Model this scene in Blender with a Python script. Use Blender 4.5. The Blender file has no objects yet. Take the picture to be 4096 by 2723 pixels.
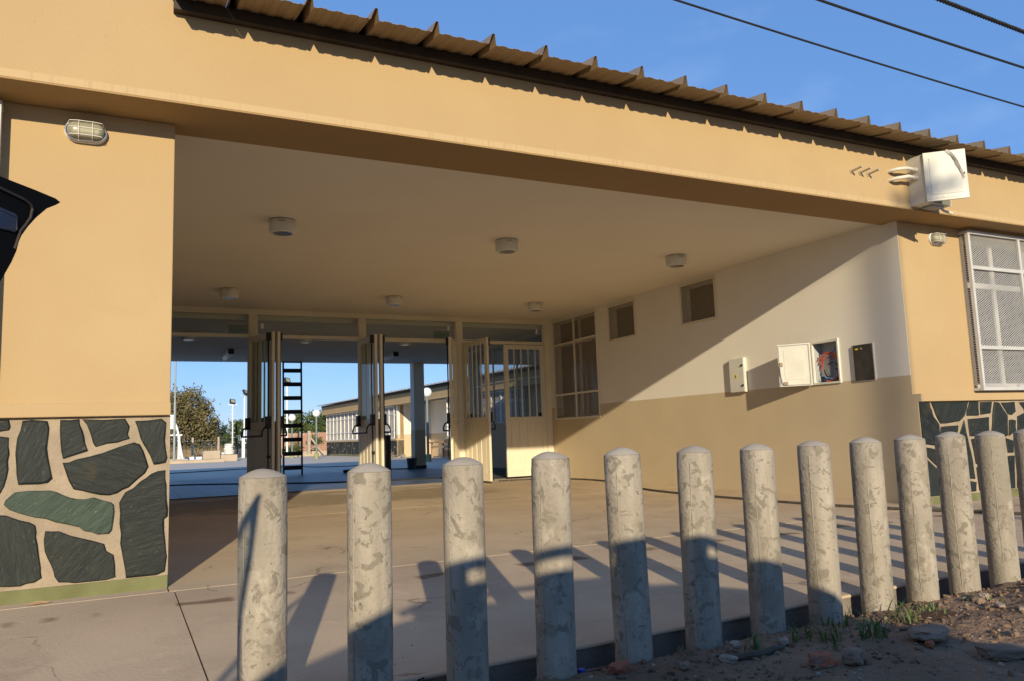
import bpy, bmesh, math, random
from mathutils import Vector, Matrix, noise
import numpy as np
R_ = math.radians
rnd = random.Random(7)
scene = bpy.context.scene
col = scene.collection

# ------------------------------------------------------------------ camera
CAM = Vector((-0.2727, -5.3341, 0.8436))
yaw, pit, rol = -0.4654, 0.1194, -0.0346
fw = Vector((-math.sin(yaw)*math.cos(pit), math.cos(yaw)*math.cos(pit), math.sin(pit)))
rt = Vector((math.cos(yaw), math.sin(yaw), 0)); up = rt.cross(fw)
r2 = math.cos(rol)*rt + math.sin(rol)*up; u2 = -math.sin(rol)*rt + math.cos(rol)*up
cd = bpy.data.cameras.new('camera'); cam = bpy.data.objects.new('camera', cd); col.objects.link(cam)
m = Matrix((r2, u2, -fw)).transposed().to_4x4(); m.translation = CAM
cam.matrix_world = m
cd.sensor_width = 36; cd.lens = 36*3123.25/4096; cd.clip_start = 0.05; cd.clip_end = 3000
scene.camera = cam

# ------------------------------------------------------------------ light
LDIR = Vector((0.31, 1.0, -0.298))          # direction in which the sunlight travels
SUN_EL = math.atan2(0.298, math.hypot(0.31, 1.0))
w = bpy.data.worlds.new('World'); scene.world = w; w.use_nodes = True
nt = w.node_tree; nt.nodes.clear()
sky = nt.nodes.new('ShaderNodeTexSky'); sky.sky_type = 'NISHITA'; sky.sun_disc = False
sky.sun_elevation = SUN_EL; sky.sun_rotation = math.pi + math.atan2(0.31, 1.0)
sky.altitude = 300; sky.air_density = 1.0; sky.dust_density = 0.0; sky.ozone_density = 6.0
bg = nt.nodes.new('ShaderNodeBackground'); bg.inputs['Strength'].default_value = 0.15
wo = nt.nodes.new('ShaderNodeOutputWorld')
# thin streaks of high cirrus
tc = nt.nodes.new('ShaderNodeTexCoord'); mp = nt.nodes.new('ShaderNodeMapping')
mp.inputs['Scale'].default_value = (2.0, 5.0, 9.0); mp.inputs['Rotation'].default_value = (0.3, 0.2, 0.6)
nz = nt.nodes.new('ShaderNodeTexNoise'); nz.inputs['Scale'].default_value = 1.4; nz.inputs['Detail'].default_value = 7
cr = nt.nodes.new('ShaderNodeMapRange'); cr.inputs['From Min'].default_value = 0.50; cr.inputs['From Max'].default_value = 0.85
cr.inputs['To Min'].default_value = 0.0; cr.inputs['To Max'].default_value = 0.12
mx = nt.nodes.new('ShaderNodeMix'); mx.data_type = 'RGBA'; mx.inputs['B'].default_value = (6.5, 7.0, 7.8, 1)
nt.links.new(tc.outputs['Generated'], mp.inputs['Vector']); nt.links.new(mp.outputs['Vector'], nz.inputs['Vector'])
nt.links.new(nz.outputs['Fac'], cr.inputs['Value']); nt.links.new(cr.outputs['Result'], mx.inputs['Factor'])
tn = nt.nodes.new('ShaderNodeMix'); tn.data_type = 'RGBA'; tn.blend_type = 'MULTIPLY'; tn.inputs['Factor'].default_value = 1.0; tn.inputs['B'].default_value = (1.10, 0.93, 0.95, 1)
ev = nt.nodes.new('ShaderNodeMix'); ev.data_type = 'RGBA'; ev.inputs['Factor'].default_value = 0.58; ev.inputs['B'].default_value = (0.80, 1.84, 3.85, 1)   # clean dry-season air: the dome is an even blue
nt.links.new(sky.outputs['Color'], tn.inputs['A']); nt.links.new(tn.outputs['Result'], ev.inputs['A']); nt.links.new(ev.outputs['Result'], mx.inputs['A']); nt.links.new(mx.outputs['Result'], bg.inputs['Color'])
nt.links.new(bg.outputs['Background'], wo.inputs['Surface'])
sl = bpy.data.lights.new('sun', 'SUN'); so = bpy.data.objects.new('sun', sl); col.objects.link(so)
sl.energy = 4.2; sl.angle = R_(0.6); sl.color = (1.0, 0.85, 0.60)
so.rotation_euler = LDIR.to_track_quat('-Z', 'Y').to_euler(); so.location = (-6, -20, 12)
vs = scene.view_settings; vs.view_transform = 'Standard'; vs.look = 'None'; vs.exposure = 0.4; vs.gamma = 1.0
vs.use_curve_mapping = False

# ------------------------------------------------------------------ materials
MATS = {}
def nodes_of(name):
    mt = bpy.data.materials.new(name); mt.use_nodes = True; n = mt.node_tree.nodes; l = mt.node_tree.links
    return mt, n, l, n['Principled BSDF']
def mk(name, c1, c2=None, scale=4.0, rough=0.8, bump=0.0, bscale=220.0, metal=0.0, spec=0.35, detail=5.0,
       stretch=(1, 1, 1), lo=0.35, hi=0.65, speck=None, spscale=120.0, sp=(0.62, 0.66), bdist=0.004, mapping='Object', patch=None, pscale=7.0, pth=(0.56, 0.6)):
    """surface with two blended tones, specks / patches and a fine relief"""
    mt, n, l, b = nodes_of(name)
    b.inputs['Roughness'].default_value = rough; b.inputs['Metallic'].default_value = metal
    b.inputs['Specular IOR Level'].default_value = spec
    b.inputs['Base Color'].default_value = (*c1, 1)
    if mapping == 'World':
        g = n.new('ShaderNodeNewGeometry'); vec = g.outputs['Position']
    else:
        t = n.new('ShaderNodeTexCoord'); oi = n.new('ShaderNodeObjectInfo')
        ad = n.new('ShaderNodeVectorMath'); ad.operation = 'ADD'
        sc = n.new('ShaderNodeMath'); sc.operation = 'MULTIPLY'; sc.inputs[1].default_value = 37.0
        l.new(oi.outputs['Random'], sc.inputs[0]); l.new(t.outputs['Object'], ad.inputs[0]); l.new(sc.outputs[0], ad.inputs[1])
        vec = ad.outputs[0]
    cur = None
    if c2 is not None:
        mpn = n.new('ShaderNodeMapping'); mpn.inputs['Scale'].default_value = stretch; l.new(vec, mpn.inputs['Vector'])
        a = n.new('ShaderNodeTexNoise'); a.inputs['Scale'].default_value = scale; a.inputs['Detail'].default_value = detail
        l.new(mpn.outputs['Vector'], a.inputs['Vector'])
        rg = n.new('ShaderNodeMapRange'); rg.inputs['From Min'].default_value = lo; rg.inputs['From Max'].default_value = hi
        l.new(a.outputs['Fac'], rg.inputs['Value'])
        mi = n.new('ShaderNodeMix'); mi.data_type = 'RGBA'; mi.inputs['A'].default_value = (*c1, 1); mi.inputs['B'].default_value = (*c2, 1)
        l.new(rg.outputs['Result'], mi.inputs['Factor']); cur = mi.outputs['Result']
    def layer(colr, scl, th, cur, dist=0.0):
        a = n.new('ShaderNodeTexNoise'); a.inputs['Scale'].default_value = scl; a.inputs['Detail'].default_value = 6; a.inputs['Distortion'].default_value = dist
        a.inputs['Roughness'].default_value = 0.6
        l.new(vec, a.inputs['Vector'])
        rg = n.new('ShaderNodeMapRange'); rg.inputs['From Min'].default_value = th[0]; rg.inputs['From Max'].default_value = th[1]
        l.new(a.outputs['Fac'], rg.inputs['Value'])
        mi = n.new('ShaderNodeMix'); mi.data_type = 'RGBA'; mi.inputs['B'].default_value = (*colr, 1)
        if cur is None: mi.inputs['A'].default_value = (*c1, 1)
        else: l.new(cur, mi.inputs['A'])
        l.new(rg.outputs['Result'], mi.inputs['Factor']); return mi.outputs['Result']
    if patch is not None: cur = layer(patch, pscale, pth, cur, 0.8)
    if speck is not None: cur = layer(speck, spscale, sp, cur)
    if cur is not None: l.new(cur, b.inputs['Base Color'])
    if bump > 0:
        a = n.new('ShaderNodeTexNoise'); a.inputs['Scale'].default_value = bscale; a.inputs['Detail'].default_value = 4
        l.new(vec, a.inputs['Vector'])
        bp = n.new('ShaderNodeBump'); bp.inputs['Strength'].default_value = bump; bp.inputs['Distance'].default_value = bdist
        l.new(a.outputs['Fac'], bp.inputs['Height']); l.new(bp.outputs['Normal'], b.inputs['Normal'])
    MATS[name] = mt
    return mt
TAN = (0.445, 0.322, 0.168)
mk('stucco', TAN, (0.415, 0.293, 0.152), 0.9, 0.92, 0.7, 130, speck=(0.28, 0.19, 0.095), spscale=45, sp=(0.69, 0.75), patch=(0.425, 0.30, 0.157), pscale=2.6, pth=(0.50, 0.72), mapping='World', bdist=0.003)
mk('soffit_shaded_tan', (0.36, 0.235, 0.105), (0.335, 0.215, 0.095), 0.9, 0.92, 0.4, 160, mapping='World', bdist=0.003)  # wall tan darkened, so the shade under the beam sits in the colour
mk('stucco_band', (0.475, 0.35, 0.19), (0.385, 0.27, 0.145), 3.0, 0.92, 0.5, 160, stretch=(14, 14, 0.3), lo=0.55, hi=0.80, mapping='World', bdist=0.003)
mk('ceiling_white', (0.77, 0.70, 0.585), (0.74, 0.67, 0.555), 1.2, 0.9, 0.12, 60, mapping='World')
mk('white_paint', (0.79, 0.745, 0.645), (0.755, 0.71, 0.61), 1.5, 0.75, 0.15, 90, mapping='World')
mk('dado_paint', (0.565, 0.46, 0.30), (0.53, 0.43, 0.28), 1.8, 0.55, 0.15, 90, mapping='World', spec=0.3)
mk('cream_metal', (0.70, 0.63, 0.48), (0.66, 0.59, 0.44), 3, 0.45, 0.05, 60, spec=0.45)
mk('white_metal', (0.78, 0.76, 0.72), (0.70, 0.68, 0.63), 5, 0.4, 0.04, 70, spec=0.45)
mk('grille_metal', (0.42, 0.36, 0.27), None, 3, 0.5)
mk('box_white', (0.64, 0.625, 0.55), (0.58, 0.565, 0.49), 6, 0.45, 0.05, 50, spec=0.45)
mk('film', (0.62, 0.60, 0.54), (0.48, 0.45, 0.38), 14, 0.35, 0.5, 30, bdist=0.006)
mk('mortar', (0.36, 0.29, 0.205), (0.28, 0.225, 0.16), 6, 0.95, 0.8, 70, speck=(0.27, 0.205, 0.14), spscale=60, bdist=0.006)
def slate(name, c1, c2, c3, rust):
    mt, n, l, b = nodes_of(name); b.inputs['Roughness'].default_value = 0.66; b.inputs['Specular IOR Level'].default_value = 0.3
    t = n.new('ShaderNodeTexCoord'); oi = n.new('ShaderNodeObjectInfo'); g = n.new('ShaderNodeNewGeometry')
    mu = n.new('ShaderNodeMath'); mu.operation = 'MULTIPLY_ADD'; mu.inputs[1].default_value = 2.4; mu.inputs[2].default_value = -0.6; l.new(oi.outputs['Random'], mu.inputs[0])
    vr = n.new('ShaderNodeVectorRotate'); vr.rotation_type = 'Y_AXIS'; l.new(g.outputs['Position'], vr.inputs['Vector']); l.new(mu.outputs[0], vr.inputs['Angle'])
    def nz(scale, st, det=6, dist=0.0):
        mp = n.new('ShaderNodeMapping'); mp.inputs['Scale'].default_value = st; l.new(vr.outputs[0], mp.inputs[0])
        q = n.new('ShaderNodeTexNoise'); q.inputs['Scale'].default_value = scale; q.inputs['Detail'].default_value = det; q.inputs['Distortion'].default_value = dist; l.new(mp.outputs[0], q.inputs['Vector']); return q.outputs['Fac']
    def rg(v, a_, c_):
        q = n.new('ShaderNodeMapRange'); q.inputs['From Min'].default_value = a_; q.inputs['From Max'].default_value = c_; l.new(v, q.inputs['Value']); return q.outputs['Result']
    def mix(A, Bc, f):
        q = n.new('ShaderNodeMix'); q.data_type = 'RGBA'; q.inputs['B'].default_value = (*Bc, 1)
        if isinstance(A, tuple): q.inputs['A'].default_value = (*A, 1)
        else: l.new(A, q.inputs['A'])
        l.new(f, q.inputs['Factor']); return q.outputs['Result']
    streak = nz(9, (1, 1, 7), 8, 0.6); cur = mix(c1, c2, rg(streak, 0.36, 0.78)); cur = mix(cur, rust, rg(nz(5, (1, 1, 1)), 0.60, 0.76)); cur = mix(cur, c3, rg(nz(26, (1, 1, 3), 6), 0.64, 0.80))
    sq = n.new('ShaderNodeMath'); sq.operation = 'MULTIPLY'; sq.inputs[1].default_value = 0.14; l.new(oi.outputs['Random'], sq.inputs[0]); cur = mix(cur, tuple(v*1.9 for v in c2), sq.outputs[0]) if name == 'slate' else cur
    l.new(cur, b.inputs['Base Color'])
    bp = n.new('ShaderNodeBump'); bp.inputs['Strength'].default_value = 0.5; bp.inputs['Distance'].default_value = 0.010; l.new(nz(13, (1, 1, 3.2), 9, 1.2), bp.inputs['Height']); l.new(bp.outputs[0], b.inputs['Normal']); MATS[name] = mt
slate('slate', (0.009, 0.011, 0.010), (0.024, 0.031, 0.027), (0.085, 0.095, 0.085), (0.040, 0.033, 0.015))
slate('slate_green', (0.028, 0.046, 0.033), (0.060, 0.086, 0.062), (0.15, 0.18, 0.15), (0.055, 0.07, 0.045))
mk('plinth_green', (0.125, 0.13, 0.05), (0.17, 0.175, 0.075), 5, 0.8, 0.4, 60)
def bollard_mat():
    mt = mk('bollard', (0.375, 0.33, 0.262), (0.265, 0.23, 0.18), 5.0, 0.9, 0.9, 70, stretch=(2.6, 2.6, 0.6), patch=(0.215, 0.187, 0.142), pscale=19, pth=(0.55, 0.585), speck=(0.13, 0.11, 0.08), spscale=58, sp=(0.655, 0.68), bdist=0.004, detail=8)
    n = mt.node_tree.nodes; l = mt.node_tree.links; b = n['Principled BSDF']; src = b.inputs['Base Color'].links[0].from_socket
    oi = n.new('ShaderNodeObjectInfo'); t = n.new('ShaderNodeTexCoord'); ad = n.new('ShaderNodeVectorMath'); ad.operation = 'ADD'; mu = n.new('ShaderNodeMath'); mu.operation = 'MULTIPLY'; mu.inputs[1].default_value = 91.0
    l.new(oi.outputs['Random'], mu.inputs[0]); l.new(t.outputs['Object'], ad.inputs[0]); l.new(mu.outputs[0], ad.inputs[1])
    def lay(scale, st, a_, c_, colr, amt, src):
        mp = n.new('ShaderNodeMapping'); mp.inputs['Scale'].default_value = st; l.new(ad.outputs[0], mp.inputs[0])
        q = n.new('ShaderNodeTexNoise'); q.inputs['Scale'].default_value = scale; q.inputs['Detail'].default_value = 8; q.inputs['Roughness'].default_value = 0.62; l.new(mp.outputs[0], q.inputs['Vector'])
        r = n.new('ShaderNodeMapRange'); r.inputs['From Min'].default_value = a_; r.inputs['From Max'].default_value = c_; r.inputs['To Max'].default_value = amt; l.new(q.outputs['Fac'], r.inputs['Value'])
        m_ = n.new('ShaderNodeMix'); m_.data_type = 'RGBA'; m_.inputs['B'].default_value = (*colr, 1); l.new(src, m_.inputs['A']); l.new(r.outputs['Result'], m_.inputs['Factor']); return m_.outputs['Result']
    src = lay(9, (1, 1, 0.8), 0.57, 0.63, (0.46, 0.405, 0.32), 0.55, src)       # pale cement skin
    src = lay(7, (4, 4, 0.35), 0.55, 0.68, (0.25, 0.215, 0.16), 0.55, src)    # runs
    src = lay(4.5, (1, 1, 0.7), 0.58, 0.62, (0.26, 0.225, 0.168), 0.75, src)   # larger bare patches
    src = lay(30, (1, 1, 1), 0.70, 0.72, (0.33, 0.14, 0.05), 0.5, src)        # rust flecks
    l.new(src, b.inputs['Base Color'])
bollard_mat()
mk('bollard_cap', (0.37, 0.325, 0.265), (0.31, 0.27, 0.22), 9, 0.9, 0.3, 60)
mk('kerb', (0.235, 0.205, 0.17), (0.17, 0.145, 0.12), 6, 0.95, 0.7, 50, bdist=0.008)
mk('dirt', (0.24, 0.155, 0.098), (0.15, 0.096, 0.06), 2.2, 0.98, 1.0, 38, speck=(0.36, 0.31, 0.26), spscale=55, sp=(0.67, 0.72), mapping='World', bdist=0.02)
mk('damp_earth', (0.085, 0.046, 0.022), (0.06, 0.032, 0.016), 12, 0.95, 1.0, 60, bdist=0.01)
mk('rock', (0.25, 0.178, 0.125), (0.185, 0.13, 0.092), 9, 0.95, 0.8, 40, bdist=0.008)
mk('rock_pale', (0.36, 0.285, 0.22), (0.27, 0.21, 0.16), 9, 0.95, 0.8, 40, bdist=0.008)
mk('red_brick', (0.36, 0.11, 0.055), (0.26, 0.10, 0.06), 14, 0.95, 0.7, 50, patch=(0.24, 0.18, 0.14), pscale=10, pth=(0.52, 0.6), bdist=0.006)
mk('grass', (0.075, 0.13, 0.03), (0.10, 0.15, 0.04), 9, 0.6)
mk('dry_grass', (0.30, 0.23, 0.12), (0.22, 0.16, 0.08), 9, 0.8)
mk('tile', (0.085, 0.088, 0.09), (0.12, 0.12, 0.12), 3, 0.42, 0.15, 8, spec=0.22, bdist=0.003)
mk('courtyard', (0.58, 0.52, 0.44), (0.50, 0.44, 0.37), 0.8, 0.9, 0.4, 20, speck=(0.40, 0.35, 0.29), spscale=9, mapping='World')
mk('ground', (0.20, 0.155, 0.11), (0.15, 0.12, 0.08), 0.3, 0.97, 0.5, 8, mapping='World')
mk('roof_metal', (0.30, 0.215, 0.125), (0.25, 0.18, 0.105), 4, 0.42, 0.05, 30, metal=0.0, spec=0.5)
mk('zinc', (0.42, 0.43, 0.44), (0.36, 0.37, 0.38), 4, 0.4, metal=0.6)
mk('steel_dark', (0.030, 0.022, 0.017), (0.045, 0.033, 0.025), 6, 0.6)
mk('black_plastic', (0.012, 0.012, 0.012), None, 4, 0.45)
mk('black_metal', (0.020, 0.019, 0.018), None, 4, 0.5)
mk('bar_red', (0.10, 0.012, 0.010), None, 4, 0.4)
mk('pvc', (0.66, 0.62, 0.53), (0.58, 0.54, 0.46), 8, 0.5)
mk('pvc_grey', (0.42, 0.37, 0.29), None, 8, 0.6)
mk('lamp_white', (0.66, 0.64, 0.56), (0.60, 0.58, 0.51), 6, 0.55)
mk('chrome', (0.75, 0.75, 0.75), None, 4, 0.18, metal=1.0)
mk('reflector', (0.10, 0.095, 0.085), (0.5, 0.49, 0.46), 60, 0.2, metal=0.8)
mk('hose', (0.045, 0.040, 0.034), (0.10, 0.085, 0.06), 20, 0.7)
mk('car_paint', (0.005, 0.005, 0.005), None, 4, 0.7, spec=0.08)
mk('car_trim', (0.008, 0.007, 0.006), None, 4, 0.75, spec=0.1)
mk('car_glass', (0.010, 0.030, 0.075), None, 4, 0.12, spec=0.5)
mk('rubber', (0.02, 0.02, 0.02), None, 4, 0.85)
mk('yellow', (0.75, 0.55, 0.02), None, 4, 0.5)
mk('cable_red', (0.55, 0.07, 0.04), None, 4, 0.4)
mk('cable_blue', (0.10, 0.22, 0.45), None, 4, 0.4)
mk('cable_black', (0.02, 0.02, 0.02), None, 4, 0.5)
mk('grey_inside', (0.40, 0.41, 0.41), (0.34, 0.35, 0.35), 5, 0.7)
mk('panel_black', (0.030, 0.026, 0.021), (0.06, 0.052, 0.042), 9, 0.8, 0.3, 40)
mk('bare_concrete', (0.46, 0.38, 0.28), (0.40, 0.33, 0.25), 2, 0.92, 0.4, 30)
mk('teal_pole', (0.16, 0.21, 0.21), None, 4, 0.5)
mk('pole_grey', (0.28, 0.31, 0.31), None, 4, 0.5)
mk('pole_green', (0.27, 0.29, 0.14), None, 4, 0.7)
mk('globe', (0.83, 0.83, 0.82), None, 4, 0.3)
mk('white_pole', (0.80, 0.80, 0.79), None, 4, 0.5)
mk('sack', (0.74, 0.73, 0.70), (0.66, 0.64, 0.60), 8, 0.8, 0.5, 20)
mk('wood', (0.46, 0.29, 0.15), (0.36, 0.21, 0.10), 4, 0.7, 0.3, 30, stretch=(1, 8, 8))
mk('leaf_olive', (0.19, 0.155, 0.065), (0.10, 0.09, 0.038), 0.9, 0.75)
mk('leaf_green', (0.10, 0.135, 0.03), (0.055, 0.085, 0.022), 1.2, 0.7)
mk('leaf_dark', (0.05, 0.065, 0.032), (0.03, 0.045, 0.024), 1.0, 0.75)
mk('bark', (0.11, 0.085, 0.062), (0.07, 0.055, 0.04), 6, 0.95)
mk('post_concrete', (0.42, 0.37, 0.30), (0.34, 0.30, 0.24), 4, 0.9)
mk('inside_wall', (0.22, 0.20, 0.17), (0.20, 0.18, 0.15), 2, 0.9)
mk('guard_grey', (0.52, 0.515, 0.50), (0.46, 0.455, 0.44), 5, 0.5, 0.04, 70)
mk('curtain_dim', (0.26, 0.25, 0.235), (0.20, 0.19, 0.18), 2, 0.9, stretch=(6, 6, 0.4))
mk('curtain', (0.62, 0.57, 0.48), (0.52, 0.47, 0.40), 2, 0.9, stretch=(6, 6, 0.4))
mk('sticker', (0.70, 0.69, 0.66), None, 4, 0.6)
mk('exit_green', (0.02, 0.62, 0.08), None, 4, 0.5)
mk('bucket', (0.05, 0.06, 0.06), None, 4, 0.6)
mk('blue_plastic', (0.03, 0.08, 0.42), None, 4, 0.35)
mk('scrap', (0.46, 0.40, 0.34), (0.30, 0.25, 0.20), 12, 0.7)

def glass(name, tint, fres=1.0, rough=0.0):
    mt = bpy.data.materials.new(name); mt.use_nodes = True; n = mt.node_tree.nodes; l = mt.node_tree.links; n.clear()
    o = n.new('ShaderNodeOutputMaterial'); t = n.new('ShaderNodeBsdfTransparent'); g = n.new('ShaderNodeBsdfGlossy')
    t.inputs['Color'].default_value = (*tint, 1); g.inputs['Roughness'].default_value = rough
    f = n.new('ShaderNodeFresnel'); f.inputs['IOR'].default_value = 1.5
    mm = n.new('ShaderNodeMath'); mm.operation = 'MULTIPLY'; mm.inputs[1].default_value = fres
    x = n.new('ShaderNodeMixShader'); ge = n.new('ShaderNodeNewGeometry'); m3 = n.new('ShaderNodeMath'); m3.operation = 'SUBTRACT'; m3.inputs[0].default_value = 1.0; l.new(ge.outputs['Backfacing'], m3.inputs[1]); m4 = n.new('ShaderNodeMath'); m4.operation = 'MULTIPLY'; l.new(f.outputs[0], mm.inputs[0]); l.new(mm.outputs[0], m4.inputs[0]); l.new(m3.outputs[0], m4.inputs[1]); l.new(m4.outputs[0], x.inputs[0]); l.new(t.outputs[0], x.inputs[1]); l.new(g.outputs[0], x.inputs[2])
    l.new(x.outputs[0], o.inputs['Surface']); MATS[name] = mt
glass('glass', (0.90, 0.93, 0.925), 0.8)
glass('glass_dark', (0.20, 0.21, 0.21), 1.1)
glass('glass_car', (0.06, 0.13, 0.26), 0.6)
glass('glass_far', (0.75, 0.75, 0.72), 1.0)
glass('lamp_glass', (0.80, 0.78, 0.66), 1.5, 0.12)
def frosted():
    mt = MATS['lamp_glass']; n = mt.node_tree.nodes; l = mt.node_tree.links; o = next(q for q in n if q.type == 'OUTPUT_MATERIAL'); src = o.inputs['Surface'].links[0].from_socket
    d = n.new('ShaderNodeBsdfDiffuse'); d.inputs['Color'].default_value = (0.58, 0.56, 0.42, 1); x = n.new('ShaderNodeMixShader'); x.inputs[0].default_value = 0.42
    l.new(src, x.inputs[1]); l.new(d.outputs[0], x.inputs[2]); l.new(x.outputs[0], o.inputs['Surface'])
frosted()
glass('sign_clear', (0.78, 0.84, 0.80), 1.2)

# pavement: pinkish grey concrete, damp patches and a chain of dried stains
def pavement_mat(name, c1, c2, c3):
    mt = mk(name, c1, c2, 0.9, 0.9, 0.6, 55, speck=(0.50, 0.44, 0.37), spscale=110, sp=(0.66, 0.70), mapping='World', bdist=0.004,
            patch=c3, pscale=1.7, pth=(0.52, 0.68))
    n = mt.node_tree.nodes; l = mt.node_tree.links; b = n['Principled BSDF']
    src = b.inputs['Base Color'].links[0].from_socket
    g = n.new('ShaderNodeNewGeometry'); sp = n.new('ShaderNodeSeparateXYZ'); l.new(g.outputs['Position'], sp.inputs[0])
    nz = n.new('ShaderNodeTexNoise'); nz.inputs['Scale'].default_value = 1.9; nz.inputs['Detail'].default_value = 5; l.new(g.outputs['Position'], nz.inputs['Vector'])
    def M(op, a, bb):
        q = n.new('ShaderNodeMath'); q.operation = op
        for i, v in enumerate((a, bb)):
            if v is None: continue
            if isinstance(v, (int, float)): q.inputs[i].default_value = v
            else: l.new(v, q.inputs[i])
        return q.outputs[0]
    def smooth(v, a, c):
        q = n.new('ShaderNodeMapRange'); q.interpolation_type = 'SMOOTHSTEP'
        q.inputs['From Min'].default_value = a; q.inputs['From Max'].default_value = c; l.new(v, q.inputs['Value']); return q.outputs['Result']
    # spilled water drying in front of the doors
    yy = M('ADD', sp.outputs['Y'], M('MULTIPLY', nz.outputs['Fac'], 3.0))
    damp = M('MULTIPLY', smooth(yy, 6.0, 6.7), M('SUBTRACT', 1.0, smooth(yy, 8.2, 8.6)))
    damp = M('MULTIPLY', damp, M('SUBTRACT', 1.0, smooth(sp.outputs['X'], 4.4, 5.3)))
    damp = M('MULTIPLY', damp, 0.55)
    # row of drip stains
    dy = M('ABSOLUTE', M('ADD', sp.outputs['Y'], M('ADD', 0.66, M('MULTIPLY', M('SUBTRACT', nz.outputs['Fac'], 0.5), 0.35))), None)
    n2 = n.new('ShaderNodeTexNoise'); n2.noise_dimensions = '1D'; n2.inputs['Scale'].default_value = 3.1; n2.inputs['Detail'].default_value = 1.0
    l.new(sp.outputs['X'], n2.inputs['W'])
    drip = M('MULTIPLY', M('SUBTRACT', 1.0, smooth(dy, 0.03, 0.085)), smooth(n2.outputs['Fac'], 0.50, 0.58))
    drip = M('MULTIPLY', drip, 0.75)
    for fac, c in ((damp, (0.20, 0.155, 0.085)), (drip, (0.13, 0.075, 0.04))):
        mi = n.new('ShaderNodeMix'); mi.data_type = 'RGBA'; mi.inputs['B'].default_value = (*c, 1); l.new(src, mi.inputs['A']); l.new(fac, mi.inputs['Factor']); src = mi.outputs['Result']
    # hairline cracks
    nd = n.new('ShaderNodeTexNoise'); nd.inputs['Scale'].default_value = 2.3; nd.inputs['Detail'].default_value = 6; l.new(g.outputs['Position'], nd.inputs['Vector'])
    ad = n.new('ShaderNodeMix'); ad.data_type = 'VECTOR'; ad.inputs['Factor'].default_value = 0.28; l.new(g.outputs['Position'], ad.inputs['A']); l.new(nd.outputs['Color'], ad.inputs['B'])
    vo = n.new('ShaderNodeTexVoronoi'); vo.feature = 'DISTANCE_TO_EDGE'; vo.inputs['Scale'].default_value = 0.75; l.new(ad.outputs['Result'], vo.inputs['Vector'])
    ck = M('MULTIPLY', M('SUBTRACT', 1.0, smooth(vo.outputs['Distance'], 0.0015, 0.0055)), smooth(nz.outputs['Fac'], 0.50, 0.60)); ck = M('MULTIPLY', ck, 0.6)
    mi = n.new('ShaderNodeMix'); mi.data_type = 'RGBA'; mi.inputs['B'].default_value = (0.17, 0.125, 0.09, 1); l.new(src, mi.inputs['A']); l.new(ck, mi.inputs['Factor']); src = mi.outputs['Result']
    # scuffed pale film of cement
    n5 = n.new('ShaderNodeTexNoise'); n5.inputs['Scale'].default_value = 3.4; n5.inputs['Detail'].default_value = 9; n5.inputs['Roughness'].default_value = 0.7; l.new(g.outputs['Position'], n5.inputs['Vector'])
    sf = M('MULTIPLY', smooth(n5.outputs['Fac'], 0.56, 0.72), 0.5)
    mi = n.new('ShaderNodeMix'); mi.data_type = 'RGBA'; mi.inputs['B'].default_value = (*[min(0.9, v*1.22) for v in c1], 1); l.new(src, mi.inputs['A']); l.new(sf, mi.inputs['Factor']); src = mi.outputs['Result']
    l.new(src, b.inputs['Base Color'])
pavement_mat('pavement', (0.565, 0.435, 0.295), (0.475, 0.36, 0.245), (0.445, 0.335, 0.228))
pavement_mat('porch_floor', (0.57, 0.445, 0.295), (0.48, 0.37, 0.245), (0.45, 0.345, 0.23))
def brick_mat():
    mt, n, l, b = nodes_of('brick_wall'); b.inputs['Roughness'].default_value = 0.95
    t = n.new('ShaderNodeTexCoord'); mp = n.new('ShaderNodeMapping'); mp.inputs['Rotation'].default_value = (math.pi/2, 0, 0)
    br = n.new('ShaderNodeTexBrick'); br.inputs['Scale'].default_value = 4.0; br.inputs['Color1'].default_value = (0.40, 0.17, 0.10, 1); br.inputs['Color2'].default_value = (0.32, 0.14, 0.09, 1); br.inputs['Mortar'].default_value = (0.42, 0.34, 0.27, 1)
    br.inputs['Mortar Size'].default_value = 0.03
    l.new(t.outputs['Object'], mp.inputs[0]); l.new(mp.outputs[0], br.inputs['Vector']); l.new(br.outputs['Color'], b.inputs['Base Color']); MATS['brick_wall'] = mt
brick_mat()

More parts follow.
